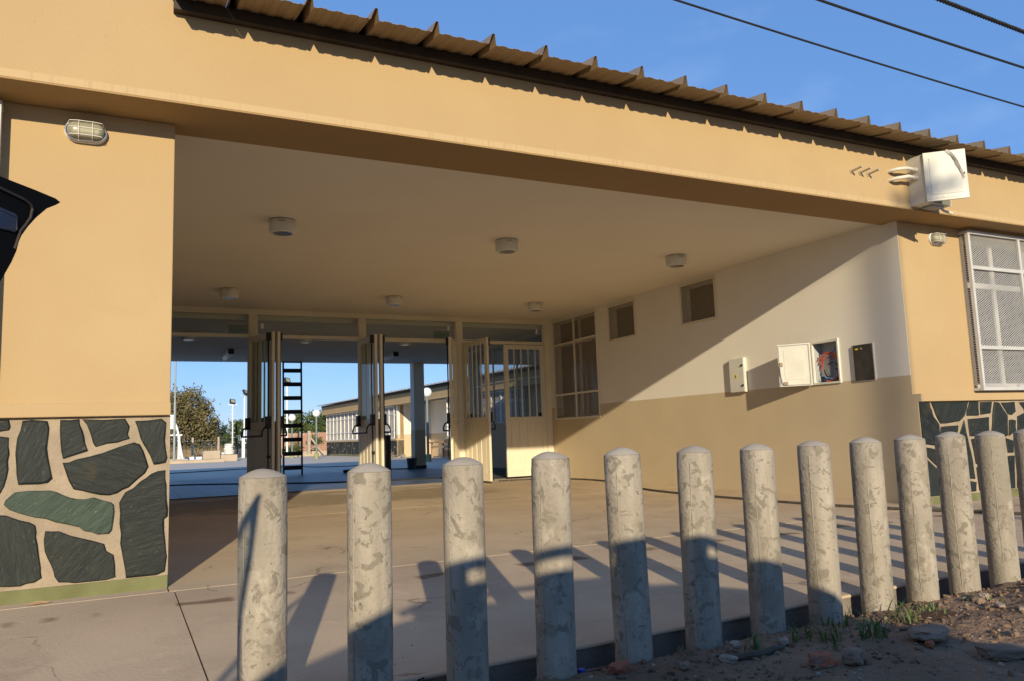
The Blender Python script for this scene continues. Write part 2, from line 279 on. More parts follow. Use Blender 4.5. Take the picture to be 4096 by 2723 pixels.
# ------------------------------------------------------------------ mesh helpers
class MB:
    def __init__(s): s.v = []; s.f = []
    def add(s, vs, fs):
        o = len(s.v); s.v += [tuple(p) for p in vs]; s.f += [tuple(i+o for i in f) for f in fs]; return s
    def box(s, x0, x1, y0, y1, z0, z1):
        return s.add([(x0,y0,z0),(x1,y0,z0),(x1,y1,z0),(x0,y1,z0),(x0,y0,z1),(x1,y0,z1),(x1,y1,z1),(x0,y1,z1)],
                     [(0,3,2,1),(4,5,6,7),(0,1,5,4),(1,2,6,5),(2,3,7,6),(3,0,4,7)])
    def ring(s, rings, closed=True, caps=True):
        n = len(rings[0]); vs = [p for r in rings for p in r]; fs = []
        for i in range(len(rings)-1):
            for j in range(n if closed else n-1):
                k = (j+1) % n; fs.append((i*n+j, i*n+k, (i+1)*n+k, (i+1)*n+j))
        if caps: fs.append(tuple(range(n-1, -1, -1))); fs.append(tuple((len(rings)-1)*n+j for j in range(n)))
        return s.add(vs, fs)
    def tube(s, pts, r, n=10, caps=True):
        pts = [Vector(p) for p in pts]; rs = r if isinstance(r, (list, tuple)) else [r]*len(pts); rings = []
        prev = None
        for i, p in enumerate(pts):
            d = (pts[min(i+1, len(pts)-1)] - pts[max(i-1, 0)]).normalized()
            if prev is None:
                a = d.orthogonal().normalized()
            else:
                a = (prev - d*prev.dot(d)).normalized()
            prev = a; b = d.cross(a)
            rings.append([p + rs[i]*(math.cos(t)*a + math.sin(t)*b) for t in (2*math.pi*k/n for k in range(n))])
        return s.ring(rings, True, caps)
    def bar(s, p0, p1, wx, wz):
        """rectangular bar from p0 to p1"""
        p0, p1 = Vector(p0), Vector(p1); d = (p1-p0).normalized()
        ref = Vector((0, 0, 1)) if abs(d.z) < 0.9 else Vector((0, 1, 0))
        a = d.cross(ref).normalized()*wx/2; b = a.cross(d).normalized()*wz/2
        return s.ring([[p-a-b, p+a-b, p+a+b, p-a+b] for p in (p0, p1)])
    def lathe(s, prof, n=24, c=(0, 0, 0), ax='z'):
        rings = []
        for r, h in prof:
            rr = max(r, 1e-4)
            if ax == 'z': rings.append([(c[0]+rr*math.cos(2*math.pi*k/n), c[1]+rr*math.sin(2*math.pi*k/n), c[2]+h) for k in range(n)])
            elif ax == 'y': rings.append([(c[0]+rr*math.cos(2*math.pi*k/n), c[1]+h, c[2]-rr*math.sin(2*math.pi*k/n)) for k in range(n)])
            else: rings.append([(c[0]+h, c[1]+rr*math.cos(2*math.pi*k/n), c[2]+rr*math.sin(2*math.pi*k/n)) for k in range(n)])
        return s.ring(rings)
    def poly(s, pts2, y0, y1, inset=0.0):
        """polygon in x/z extruded from y0 (back) to y1 (front), front ring pulled in"""
        cx = sum(p[0] for p in pts2)/len(pts2); cz = sum(p[1] for p in pts2)/len(pts2)
        n = len(pts2)
        def ins(p, k):
            d = Vector((cx-p[0], cz-p[1])); L = d.length or 1; d *= min(k, L*0.6)/L; return (p[0]+d.x, p[1]+d.y)
        back = [(p[0], y0, p[1]) for p in pts2]; mid = [(p[0], y1+(y0-y1)*0.35, p[1]) for p in pts2]
        fr = [(ins(p, inset)[0], y1, ins(p, inset)[1]) for p in pts2]
        return s.ring([back, mid, fr])
    def xf(s, M):
        s.v = [tuple(M @ Vector(p)) for p in s.v]; return s
    def mesh(s, name, mat, smooth=False):
        me = bpy.data.meshes.new(name); me.from_pydata(s.v, [], s.f); me.update()
        if mat: me.materials.append(MATS[mat])
        bm = bmesh.new(); bm.from_mesh(me); bmesh.ops.recalc_face_normals(bm, faces=bm.faces); bm.to_mesh(me); bm.free()
        if smooth:
            for p in me.polygons: p.use_smooth = True
            me.set_sharp_from_angle(angle=R_(40))
        return me
    def build(s, name, mat, parent=None, smooth=False, loc=None, rz=0.0, bevel=0.0):
        return put(s.mesh(name, mat, smooth), name, parent, loc, rz, bevel)
def put(me, name, parent=None, loc=None, rz=0.0, bevel=0.0):
    o = bpy.data.objects.new(name, me); col.objects.link(o)
    if parent is not None: o.parent = parent
    if loc is not None: o.location = loc
    if rz: o.rotation_euler = (0, 0, rz)
    if bevel > 0:
        mod = o.modifiers.new('bevel', 'BEVEL'); mod.width = bevel; mod.segments = 2; mod.limit_method = 'ANGLE'
    return o
def tag(o, label, cat, group=None):
    o['label'] = label; o['category'] = cat
    if group: o['group'] = group
    return o
def thing(name, label, cat, loc=(0, 0, 0), rz=0.0, group=None):
    o = bpy.data.objects.new(name, None); col.objects.link(o); o.location = loc; o.rotation_euler = (0, 0, rz); o.empty_display_size = 0.1
    return tag(o, label, cat, group)
def struct(o): o['kind'] = 'structure'; return o
def stuff(o): o['kind'] = 'stuff'; return o
def copy_tree(o, parent=None):
    c = o.copy(); col.objects.link(c); c.parent = parent
    for ch in [k for k in o.children]: copy_tree(ch, c)
    return c
def B(*a): return MB().box(*a)
def wall_panel(mb, u0, u1, z0, z1, holes, place):
    """rectangular sheet with rectangular holes, thickness through place(u,t,z), t in 0..1"""
    us = sorted({u0, u1, *[h[i] for h in holes for i in (0, 1)]}); zs = sorted({z0, z1, *[h[i] for h in holes for i in (2, 3)]})
    def solid(i, j):
        if i < 0 or j < 0 or i >= len(us)-1 or j >= len(zs)-1: return False
        cu, cz = (us[i]+us[i+1])/2, (zs[j]+zs[j+1])/2
        return not any(h[0] < cu < h[1] and h[2] < cz < h[3] for h in holes)
    for i in range(len(us)-1):
        for j in range(len(zs)-1):
            if not solid(i, j): continue
            a, b, c, d = us[i], us[i+1], zs[j], zs[j+1]
            for t in (0, 1): mb.add([place(a, t, c), place(b, t, c), place(b, t, d), place(a, t, d)], [(0, 1, 2, 3)])
            for (di, dj, e) in ((-1, 0, ((a, c), (a, d))), (1, 0, ((b, c), (b, d))), (0, -1, ((a, c), (b, c))), (0, 1, ((a, d), (b, d)))):
                if not solid(i+di, j+dj):
                    (p, q), (r, s_) = e; mb.add([place(p, 0, q), place(r, 0, s_), place(r, 1, s_), place(p, 1, q)], [(0, 1, 2, 3)])
    # merge
    key = {}; nv = []; mp_ = []
    for v in mb.v:
        k = tuple(round(c, 5) for c in v)
        if k not in key: key[k] = len(nv); nv.append(k)
        mp_.append(key[k])
    mb.v = nv; mb.f = [tuple(mp_[i] for i in f) for f in mb.f]
    return mb
def lattice(u0, u1, z0, z1, pu, pz, wdt, dep, place):
    """expanded metal: crossing strips clipped to the rectangle; place(u, t, z)"""
    mb = MB(); sl = pz/pu; L = math.hypot(1, sl)
    for sg in (1, -1):
        zs0 = z0 - (u1-u0)*sl if sg > 0 else z0
        k = 0; c = zs0
        while c < (z1 if sg > 0 else z1 + (u1-u0)*sl):
            # z = c + sg*sl*(u-u0)
            ua, ub = u0, u1
            za, zb = c, c + sg*sl*(u1-u0)
            def clip(ua, za, ub, zb):
                for lim, up_ in ((z0, False), (z1, True)):
                    oa = za > lim if up_ else za < lim; ob = zb > lim if up_ else zb < lim
                    if oa and ob: return None
                    if oa or ob:
                        t = (lim-za)/(zb-za); um = ua+(ub-ua)*t
                        if oa: ua, za = um, lim
                        else: ub, zb = um, lim
                return ua, za, ub, zb
            r = clip(ua, za, ub, zb)
            if r and abs(r[2]-r[0]) > 1e-3:
                ua, za, ub, zb = r; nx, nz_ = -sg*sl/L*wdt/2, 1/L*wdt/2
                y0_, y1_ = (0.0, 1.0)
                pts = []
                for (u, z) in ((ua, za), (ub, zb)):
                    for t in (0, dep): 
                        for q in (-1, 1): pts.append(place(u+q*nx, t + (0.0008 if sg > 0 else 0), z+q*nz_))
                mb.add(pts, [(0,1,3,2),(4,6,7,5),(0,4,5,1),(2,3,7,6),(0,2,6,4),(1,5,7,3)])
            c += pz
    return mb

# ------------------------------------------------------------------ ground
W, D, HS, HC, YF = 6.97, 7.56, 2.926, 2.96, -0.345
kerb_y = lambda x: -2.555 + 0.036*(x-1.2)
g = MB().add([(-1500,-1500,-0.22),(1500,-1500,-0.22),(1500,1500,-0.22),(-1500,1500,-0.22)], [(0,1,2,3)]).build('ground', 'ground'); struct(g)
field = MB().add([(-300,46,-0.06),(300,46,-0.06),(300,600,-0.06),(-300,600,-0.06)], [(0,1,2,3)]).build('field', 'ground'); struct(field)
# pavement with separate slabs
pv = MB()
xs = [-9 + i*0.5 for i in range(0, 49)]
pv.ring([[(x, kerb_y(x), -0.21), (x, 0.1, -0.21), (x, 0.1, -0.014), (x, kerb_y(x), -0.014)] for x in xs])
pav = struct(pv.build('pavement', 'kerb'))
hz = lambda y: 0.0 if y < 0 else 0.05*min(y, 7.5)/7.5
def slab(x0, x1, y0, y1, z0=-0.012):
    """y0 None = follow the kerb"""
    gp = 0.004; n = 12; rings = []
    for i in range(n+1):
        x = x0+gp + (x1-x0-2*gp)*i/n
        ya = kerb_y(x)-0.006 if y0 is None else y0+gp; yb = y1-gp
        jit = rnd.uniform(-0.006, 0.006) if y0 is None else 0
        rings.append([(x, ya+jit, z0), (x, yb, z0), (x, yb, hz(yb)), (x, ya+0.006+jit, hz(ya)), (x, ya+jit, hz(ya)-0.006)])
    return MB().ring(rings).build('slab', 'pavement' if y1 < 1 else 'porch_floor', pav)
for a, b in ((-9, -4.3), (-4.3, 0.03), (0.03, 3.42), (3.42, 7.0), (7.0, 10.6), (10.6, 15)):
    slab(a, b, None, -0.2)
for a, b in ((-9, -4.3), (-4.3, 0.0), (6.97, 10.6), (10.6, 15)): slab(a, b, -0.2, -0.02)
slab(0.0, 3.42, -0.2, 3.7); slab(3.42, 6.97, -0.2, 3.7)
slab(-0.27, 3.42, 3.7, 7.46, 0.0); slab(3.42, 6.97, 3.7, 7.46, 0.0)
struct(B(-0.5, 7.0, 0.1, 7.6, -0.2, -0.013).build('porch_base', 'kerb'))
# tiled gallery floor
gf = struct(B(-3, 6.96, 7.6, 14.35, -0.2, 0.048).build('gallery_floor', 'mortar'))
tm = MB(); a = 0.2075
tm.ring([[(-a,-a,0),(a,-a,0),(a,a,0),(-a,a,0)], [(-a,-a,0.009),(a,-a,0.009),(a,a,0.009),(-a,a,0.009)], [(-a+.003,-a+.003,0.012),(a-.003,-a+.003,0.012),(a-.003,a-.003,0.012),(-a+.003,a-.003,0.012)]])
tme = tm.mesh('tile', 'tile')
for i in range(17):
    for j in range(16):
        o = put(tme, 'tile', gf, (-0.05+0.42*i, 7.86+0.42*j, 0.048 + rnd.uniform(0, 0.0015)))
struct(B(-40, 70, 14.36, 46, -0.2, 0.0).build('courtyard', 'courtyard'))

# ------------------------------------------------------------------ school building
bld = thing('school_building', 'tan stuccoed school building with deep open porch and metal roof', 'building')
bv = 0.006
# facade walls (upper part)
px = lambda u, t, z: (u, 0.0 + 0.2*t, z)
wl = wall_panel(MB(), -5.0, 0.0, 1.04, HS, [(-2.95, -0.98, 1.17, 2.86)], px).build('front_wall', 'stucco', bld, bevel=bv)
wr = wall_panel(MB(), W+0.004, 12.0, 1.04, HS, [(8.05, 10.6, 1.17, 2.86)], px).build('front_wall', 'stucco', bld, bevel=bv)
B(-5.0, -0.0005, -0.095, 0.19, 1.035, 1.115).build('sill_band', 'stucco', bld, bevel=bv)
B(W+0.004, 12.0, -0.095, 0.19, 1.035, 1.115).build('sill_band', 'stucco', bld, bevel=bv)
# stone clad base
def cladding(x0, x1, polys, green):
    base = B(x0, x1, -0.052, 0.19, 0.075, 1.034).build('stone_base', 'mortar', bld)
    B(x0, x1, -0.056, 0.19, -0.15, 0.0745).build('green_plinth', 'plinth_green', bld, bevel=0.004)
    for k, p in enumerate(polys):
        q = []                                   # rough, broken edges
        for i, a in enumerate(p):
            b = p[(i+1) % len(p)]; q.append((a[0]+rnd.uniform(-.003,.003), a[1]+rnd.uniform(-.003,.003)))
            L = math.hypot(b[0]-a[0], b[1]-a[1])
            for t in ([0.5] if L > 0.06 else []) : q.append((a[0]+(b[0]-a[0])*t+rnd.uniform(-.005,.005), a[1]+(b[1]-a[1])*t+rnd.uniform(-.005,.005)))
        q = [(min(max(u, x0+0.006), x1-0.006), min(max(v, 0.082), 1.026)) for u, v in q]
        MB().poly(q, -0.045, -0.062-rnd.uniform(0, 0.010), rnd.uniform(0.006, 0.013)).build('stone', 'slate_green' if k in green else 'slate', base)
LS = [[(-0.953, 1.027), (-0.842, 1.023), (-0.836, 0.987), (-0.844, 0.965), (-0.951, 0.959)], [(-0.95, 0.935), (-0.885, 0.936), (-0.843, 0.929), (-0.838, 0.835), (-0.841, 0.748), (-0.856, 0.651), (-0.873, 0.614), (-0.936, 0.581)], [(-0.777, 1.021), (-0.684, 1.021), (-0.654, 1.013), (-0.647, 0.939), (-0.652, 0.861), (-0.636, 0.738), (-0.62, 0.681), (-0.643, 0.662), (-0.682, 0.656), (-0.786, 0.658), (-0.8, 0.779), (-0.805, 0.834), (-0.802, 0.922), (-0.788, 0.966)], [(-0.591, 1.021), (-0.496, 1.022), (-0.479, 0.957), (-0.459, 0.882), (-0.445, 0.833), (-0.515, 0.81), (-0.572, 0.793), (-0.585, 0.892)], [(-0.481, 1.021), (-0.254, 1.019), (-0.226, 0.973), (-0.236, 0.927), (-0.225, 0.901), (-0.292, 0.88), (-0.405, 0.857), (-0.418, 0.875), (-0.455, 0.991)], [(-0.2, 1.006), (-0.049, 1.017), (-0.027, 0.992), (-0.031, 0.885), (-0.018, 0.778), (-0.028, 0.745), (-0.093, 0.736), (-0.11, 0.793), (-0.149, 0.865), (-0.178, 0.937)], [(-0.571, 0.768), (-0.504, 0.787), (-0.364, 0.821), (-0.198, 0.875), (-0.171, 0.866), (-0.137, 0.783), (-0.118, 0.729), (-0.141, 0.689), (-0.224, 0.613), (-0.285, 0.577), (-0.327, 0.571), (-0.419, 0.585), (-0.514, 0.614), (-0.541, 0.665)], [(-0.027, 0.701), (-0.02, 0.613), (-0.013, 0.518), (-0.009, 0.425), (-0.028, 0.409), (-0.017, 0.275), (-0.011, 0.182), (-0.017, 0.102), (-0.065, 0.082), (-0.228, 0.077), (-0.24, 0.17), (-0.26, 0.285), (-0.269, 0.399), (-0.272, 0.524), (-0.244, 0.58), (-0.161, 0.638), (-0.103, 0.687)], [(-0.849, 0.575), (-0.804, 0.615), (-0.733, 0.619), (-0.627, 0.615), (-0.568, 0.589), (-0.488, 0.556), (-0.408, 0.562), (-0.315, 0.53), (-0.3, 0.515), (-0.303, 0.424), (-0.306, 0.368), (-0.326, 0.345), (-0.382, 0.35), (-0.453, 0.375), (-0.504, 0.409), (-0.602, 0.437), (-0.651, 0.457), (-0.748, 0.486), (-0.824, 0.519), (-0.852, 0.548)], [(-0.934, 0.516), (-0.869, 0.495), (-0.803, 0.476), (-0.727, 0.441), (-0.7, 0.423), (-0.691, 0.357), (-0.679, 0.28), (-0.662, 0.192), (-0.66, 0.132), (-0.697, 0.11), (-0.762, 0.096), (-0.854, 0.101), (-0.918, 0.101)], [(-0.644, 0.391), (-0.581, 0.38), (-0.452, 0.327), (-0.345, 0.291), (-0.331, 0.247), (-0.298, 0.221), (-0.283, 0.108), (-0.284, 0.091), (-0.375, 0.079), (-0.494, 0.081), (-0.573, 0.096), (-0.593, 0.13), (-0.612, 0.197), (-0.644, 0.276), (-0.655, 0.343)]]
RS = [[(6.957, 1.021), (7.129, 1.025), (7.153, 0.95), (7.178, 0.881), (7.253, 0.8), (7.245, 0.691), (7.177, 0.586), (6.999, 0.608), (6.942, 0.684), (6.944, 0.818)], [(7.165, 1.028), (7.76, 1.025), (7.732, 0.964), (7.681, 0.883), (7.589, 0.824), (7.47, 0.817), (7.28, 0.805), (7.223, 0.892)], [(7.284, 0.77), (7.563, 0.778), (7.538, 0.7), (7.459, 0.633), (7.289, 0.571), (7.212, 0.585)], [(7.788, 1.022), (7.929, 1.023), (7.914, 0.878), (7.717, 0.876), (7.737, 0.94)], [(7.966, 1.018), (8.16, 1.024), (8.118, 0.892), (7.954, 0.887)], [(7.73, 0.84), (8.093, 0.86), (8.077, 0.713), (7.868, 0.66), (7.737, 0.659)], [(7.664, 0.83), (7.682, 0.719), (7.713, 0.566), (7.749, 0.39), (7.753, 0.217), (7.656, 0.222), (7.577, 0.238), (7.477, 0.518), (7.565, 0.676)], [(8.208, 1.017), (8.295, 1.01), (8.418, 0.868), (8.379, 0.65), (8.338, 0.64), (8.115, 0.706), (8.153, 0.873)], [(8.324, 1.01), (8.576, 1.013), (8.576, 0.902), (8.498, 0.866), (8.431, 0.88)], [(8.44, 0.819), (8.549, 0.814), (8.534, 0.694), (8.408, 0.643)], [(8.656, 1.005), (8.926, 1.006), (8.924, 0.883), (8.755, 0.874), (8.725, 0.936)], [(8.597, 0.852), (8.716, 0.887), (8.893, 0.834), (8.823, 0.464), (8.498, 0.477), (8.526, 0.609), (8.566, 0.681)], [(7.014, 0.572), (7.171, 0.547), (7.446, 0.553), (7.525, 0.366), (7.395, 0.339), (7.179, 0.372), (7.03, 0.474)], [(6.95, 0.45), (7.018, 0.452), (7.159, 0.35), (7.372, 0.311), (7.373, 0.091), (7.023, 0.078), (6.948, 0.206)], [(7.444, 0.313), (7.554, 0.211), (7.761, 0.184), (7.746, 0.093), (7.418, 0.094)], [(7.755, 0.629), (8.078, 0.66), (8.324, 0.616), (8.323, 0.448), (8.12, 0.35), (7.792, 0.371)], [(7.792, 0.336), (8.115, 0.32), (8.329, 0.424), (8.459, 0.43), (8.405, 0.079), (7.801, 0.093)], [(8.524, 0.452), (8.819, 0.445), (8.749, 0.076), (8.455, 0.08)], [(8.348, 0.621), (8.478, 0.589), (8.455, 0.46), (8.356, 0.464)]]
# further stones to the left, beyond the picture
LX = [[(-1.45,.62),(-.99,.60),(-.98,1.02),(-1.46,1.02)],[(-1.5,.09),(-.98,.09),(-.99,.54),(-1.48,.57)],[(-2.2,.5),(-1.53,.62),(-1.52,1.02),(-2.25,1.02)],[(-2.2,.09),(-1.55,.09),(-1.53,.56),(-2.2,.44)],[(-3.1,.09),(-2.26,.09),(-2.27,.6),(-3.0,.66)],[(-3.1,.72),(-2.3,.66),(-2.31,1.02),(-3.1,1.02)]]
RX = [[(8.98,.1),(9.6,.1),(9.7,.6),(8.98,.45)],[(8.98,.53),(9.7,.66),(9.6,1.02),(9.0,1.02)],[(9.68,.1),(10.5,.1),(10.4,.6),(9.78,.6)],[(9.76,.68),(10.5,.66),(10.6,1.02),(9.7,1.02)],[(10.58,.1),(11.4,.1),(11.4,.55),(10.5,.55)],[(10.58,.63),(11.4,.63),(11.4,1.02),(10.66,1.02)]]
cladding(-5.0, -0.0005, LS+LX, {8})
cladding(W+0.004, 12.0, RS+RX, set())
# beam / fascia
fp = [(-5.0, 2.985), (12.0, 2.985), (12.0, 3.588), (-0.047, 3.588), (-0.047, 4.6), (-5.0, 4.6)]
MB().ring([[(a, y, b) for a, b in fp] for y in (YF, 0.187)]).build('fascia', 'stucco', bld)
B(-5.0, 12.0, YF-0.006, 0.187, HS+0.012, 2.9845).build('fascia_band', 'stucco_band', bld)
B(-5.0, 12.0, YF-0.0055, 0.187, HS, HS+0.0118).build('soffit', 'soffit_shaded_tan', bld, bevel=0.003)
# porch ceiling + rooms
B(-5.0, 12.0, 0.1872, 7.5, HC, 3.08).build('ceiling', 'ceiling_white', bld)
B(-0.47, -0.27, 0.2, 7.62, -0.1, HC-0.001).build('side_wall', 'white_paint', bld)
# right wall, lower and upper paint
holesR = [(5.86, 7.36, 1.10, 2.90), (4.72, 5.48, 2.32, 2.895), (2.84, 3.58, 2.32, 2.895), (0.87, 1.245, 1.305, 1.785), (7.78, 11.2, 1.10, 2.74)]
ZP = 1.31
pw = lambda u, t, z: (W + 0.2*t, u, z)
hl = [(a, b, c, ZP) for a, b, c, d in holesR if c < ZP]
hu = [(a, b, max(c, ZP), d) for a, b, c, d in holesR]
wall_panel(MB(), 0.2, 11.4, -0.05, ZP, hl, pw).build('side_wall_dado', 'dado_paint', bld)
wall_panel(MB(), 0.2, 11.4, ZP+0.0003, HC-0.0005, hu, pw).build('side_wall', 'white_paint', bld)
B(W, W+0.0039, 0.0008, 0.2, 1.1151, ZP).build('wall_return_dado', 'dado_paint', bld)
B(W, W+0.0039, 0.0008, 0.2, ZP+0.0003, HS-0.0005).build('wall_return', 'white_paint', bld)
B(W, W+0.0039, 0.19, 0.2, -0.05, 1.1149).build('wall_return_dado', 'dado_paint', bld)
B(W, W+0.0039, -0.0945, 0.1899, 1.0352, 1.1149).build('wall_return_dado', 'dado_paint', bld)
B(W, W+0.0039, -0.0515, 0.1899, -0.05, 1.0349).build('wall_return_dado', 'dado_paint', bld)
B(W, W+0.0039, 0.187, 0.2, HS, HC-0.0005).build('wall_return', 'white_paint', bld)
B(6.93, 6.969, 7.28, 7.5, 0.045, 0.13).build('skirting', 'mortar', bld)
B(6.955, 6.969, 7.62, 11.4, 0.06, 0.15).build('skirting', 'steel_dark', bld)
# the room behind the right wall
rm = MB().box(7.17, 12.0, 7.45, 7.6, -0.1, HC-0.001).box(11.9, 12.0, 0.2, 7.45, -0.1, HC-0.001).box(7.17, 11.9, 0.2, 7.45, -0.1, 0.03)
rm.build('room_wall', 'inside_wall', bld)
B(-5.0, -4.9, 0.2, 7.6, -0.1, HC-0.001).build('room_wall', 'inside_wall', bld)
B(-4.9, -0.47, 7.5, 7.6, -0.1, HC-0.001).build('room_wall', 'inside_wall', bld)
# gallery behind the doors
B(-5.0, 7.6, 7.62, 14.0, 2.80, 3.1).build('gallery_ceiling', 'ceiling_white', bld)
B(-5.0, 12.0, 14.0001, 14.3, 2.8005, 3.15).build('gallery_beam', 'ceiling_white', bld)
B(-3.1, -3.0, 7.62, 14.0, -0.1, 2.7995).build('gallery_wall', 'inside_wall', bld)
for cx in (6.53, -1.2):
    c = B(cx, cx+0.29, 14.0, 14.29, 1.05, 2.80).build('column', 'white_paint', bld, bevel=0.008)
    B(cx-0.002, cx+0.292, 13.998, 14.292, 0.14, 1.0495).build('dado', 'dado_paint', c); B(cx-0.015, cx+0.305, 13.985, 14.305, 0.05, 0.1395).build('column_base', 'steel_dark', c)
# ---- roof: ribbed sheets, each one a panel
SL = 0.164; ZE = 3.53; YE = -0.71; YR = 6.5
def sheet(prof, name='roof_sheet'):
    th = 0.0015
    mb = MB(); L = YR-YE
    for dz, rev in ((0, False), (th, True)): pass
    top = [(x, z+th) for x, z in prof]; loop = prof + top[::-1]
    rings = [[(x, y, z + SL*(y-YE)) for x, z in loop] for y in (YE, YR)]
    mb.ring(rings, True, False)
    n = len(prof); k = len(loop)
    for r in (0, 1):
        for i in range(n-1): mb.f.append((r*k+i, r*k+i+1, r*k+k-2-i, r*k+k-1-i))
    return mb
def crimp(x0, x1, st=0.05):
    out = [(x0, 0.0)]; x = x0+st*0.6; up_ = True
    while x < x1-0.012:
        out += [(x, 0.0 if up_ else 0.006), (x+0.008, 0.006 if up_ else 0.0)]; up_ = not up_; x += st
    if not up_: out += [(x1-0.006, 0.006)]
    out += [(x1, 0.0)]
    return out
rib = [(0.0, 0.0), (0.012, 0.006), (0.040, 0.082), (0.058, 0.086), (0.066, 0.0)]
roof = bpy.data.objects.new('roof', None); col.objects.link(roof); roof.parent = bld
m0 = sheet(crimp(-0.045, 0.258)).mesh('roof_sheet', 'roof_metal'); put(m0, 'roof_sheet', roof, (0, 0, ZE))
m1 = sheet(rib + crimp(0.066, 0.4195)[1:]).mesh('roof_sheet', 'roof_metal')
for k in range(28): put(m1, 'roof_sheet', roof, (0.26+0.42*k, 0, ZE))
MB().add([(-5,YR,ZE+SL*(YR-YE)+.02),(12,YR,ZE+SL*(YR-YE)+.02),(12,14.6,3.25),(-5,14.6,3.25),(-5,YR,ZE+SL*(YR-YE)-.03),(12,YR,ZE+SL*(YR-YE)-.03),(12,14.6,3.21),(-5,14.6,3.21)], [(0,1,2,3),(4,7,6,5),(0,4,5,1),(3,2,6,7),(0,3,7,4),(1,5,6,2)]).build('rear_slope', 'zinc', roof)
B(-0.05, 12.0, YR-0.08, YR+0.08, ZE+SL*(YR-YE)-0.05, ZE+SL*(YR-YE)+0.14).build('ridge_cap', 'zinc', roof)
B(-0.04, 12.0, -0.412, YF-0.002, 3.505, 3.575).build('eaves_purlin', 'steel_dark', bld)
# ---- glazed door screen
fr = MB(); y0, y1 = 7.50, 7.60
mul = [-0.2, 1.573, 3.346, 5.12]
fr.box(-0.268, W-0.002, y0, y1, 2.875, HC-0.001)
for a, b in ((-0.14, 1.513), (1.633, 3.286), (3.406, 5.06), (5.18, 6.85)): fr.box(a, b, y0+0.01, y1-0.01, 2.505, 2.56)
fr.build('door_frame_head', 'cream_metal', bld, bevel=0.003)
for mx_ in mul: B(mx_-0.06, mx_+0.06, y0, y1, 0.05, 2.8745).build('mullion', 'cream_metal', bld, bevel=0.003)
B(6.85, W-0.002, y0, y1, 0.05, 2.8745).build('door_jamb', 'cream_metal', bld, bevel=0.003)
for a, b in ((-0.14, 1.513), (1.633, 3.286), (3.406, 5.06), (5.18, 6.85)):
    t = B(a, b, 7.545, 7.551, 2.56, 2.8748).build('transom_pane', 'glass', bld)
    for q in (a, b-.015): B(q, q+.015, 7.53, 7.565, 2.56, 2.8748).build('glazing_bead', 'cream_metal', t)
for sx, sz, tl in ((1.72, 2.70, 0.0), (4.93, 2.76, 0.0), (6.72, 2.74, 0.25)):
    q = B(-0.022, 0.022, -0.002, 0.0, -0.045, 0.045).build('price_sticker', 'sticker', bld, loc=(sx, 7.5435, sz)); q.rotation_euler = (0, tl, 0)
# ---- door leaves
LW, LZ0, LZ1, TH = 0.845, 0.085, 2.495, 0.042
def door_leaf(hx, hy, sg, ang, label=None):
    """hinge at (hx,hy); the closed leaf runs along sg*x and its outside faces -y"""
    X = lambda a, b: (min(sg*a, sg*b), max(sg*a, sg*b))
    h = TH/2; f = MB()
    def bx(mb, a, b, ya, yb, za, zb): x0, x1 = X(a, b); return mb.box(x0, x1, ya, yb, za, zb)
    bx(f, 0, 0.09, -h, h, LZ0, LZ1); bx(f, LW-0.09, LW, -h, h, LZ0, LZ1); bx(f, 0.09, LW-0.09, -h, h, LZ1-0.08, LZ1)
    bx(f, 0.09, LW-0.09, -h, h, 1.05, 1.165); bx(f, 0.09, LW-0.09, -h, h, LZ0, LZ0+0.11)
    d = f.build('door', 'cream_metal', bld, loc=(hx, hy, 0), rz=ang, bevel=0.003)
    if label: d['label'] = label
    wdt = (LW-0.18)/4
    for k in range(4):
        p = MB(); bx(p, 0.09+k*wdt+0.016, 0.09+(k+1)*wdt-0.016, -h+0.004, h-0.004, LZ0+0.11, 1.05); p.build('panel', 'cream_metal', d, bevel=0.006)
    bx(MB(), 0.09, LW-0.09, -0.008, 0.008, LZ0+0.111, 1.049).build('panel_backing', 'cream_metal', d)
    bx(MB(), 0.09, LW-0.09, -0.003, 0.003, 1.165, LZ1-0.08).build('pane', 'glass', d)
    for k in range(4):
        cx = 0.09+(k+0.75)*(LW-0.18)/4.5
        b_ = MB(); bx(b_, cx-0.009, cx+0.009, -h-0.012, -h+0.006, 1.12, LZ1-0.035); b_.build('bar', 'cream_metal', d)
    for z in (0.42, 1.3, 2.25):
        MB().tube([(sg*0.0, -h-0.008, z-0.05), (sg*0.0, -h-0.008, z+0.05)], 0.009, 8).build('hinge', 'cream_metal', d, True)
    # panic hardware on the inside (+y)
    zb = 1.15
    for cx in (0.09, LW-0.07):
        pb = MB()
        x0, x1 = X(cx-0.035, cx+0.035); pb.box(x0, x1, h, h+0.06, zb-0.09, zb+0.09)
        pb.tube([(sg*cx, h+0.045, zb-0.05), (sg*cx, h+0.10, zb-0.09), (sg*cx, h+0.125, zb-0.15), (sg*cx, h+0.125, zb-0.20)], 0.013, 8)
        pb.build('panic_handle', 'black_plastic', d, True)
    MB().tube([(sg*0.09, h+0.125, zb-0.20), (sg*(LW-0.07), h+0.125, zb-0.20)], 0.014, 10).build('push_bar', 'bar_red', d, True)
    vr = MB().tube([(sg*(LW-0.07), h+0.03, LZ0+0.02), (sg*(LW-0.07), h+0.03, LZ1-0.02)], 0.011, 8)
    x0, x1 = X(LW-0.10, LW-0.04); vr.box(x0, x1, h, h+0.05, LZ1-0.12, LZ1-0.01); vr.box(x0, x1, h, h+0.05, LZ0+0.01, LZ0+0.10); vr.box(x0+.01, x1-.01, h, h+0.045, 0.62, 0.66)
    vr.build('latch_rod', 'black_plastic', d, True)
    return d
hy = 7.492
door_leaf(1.505, hy, -1, R_(107)); door_leaf(1.64, hy, 1, R_(-77)); door_leaf(3.28, hy, -1, R_(93)); door_leaf(3.412, hy, 1, R_(-90))
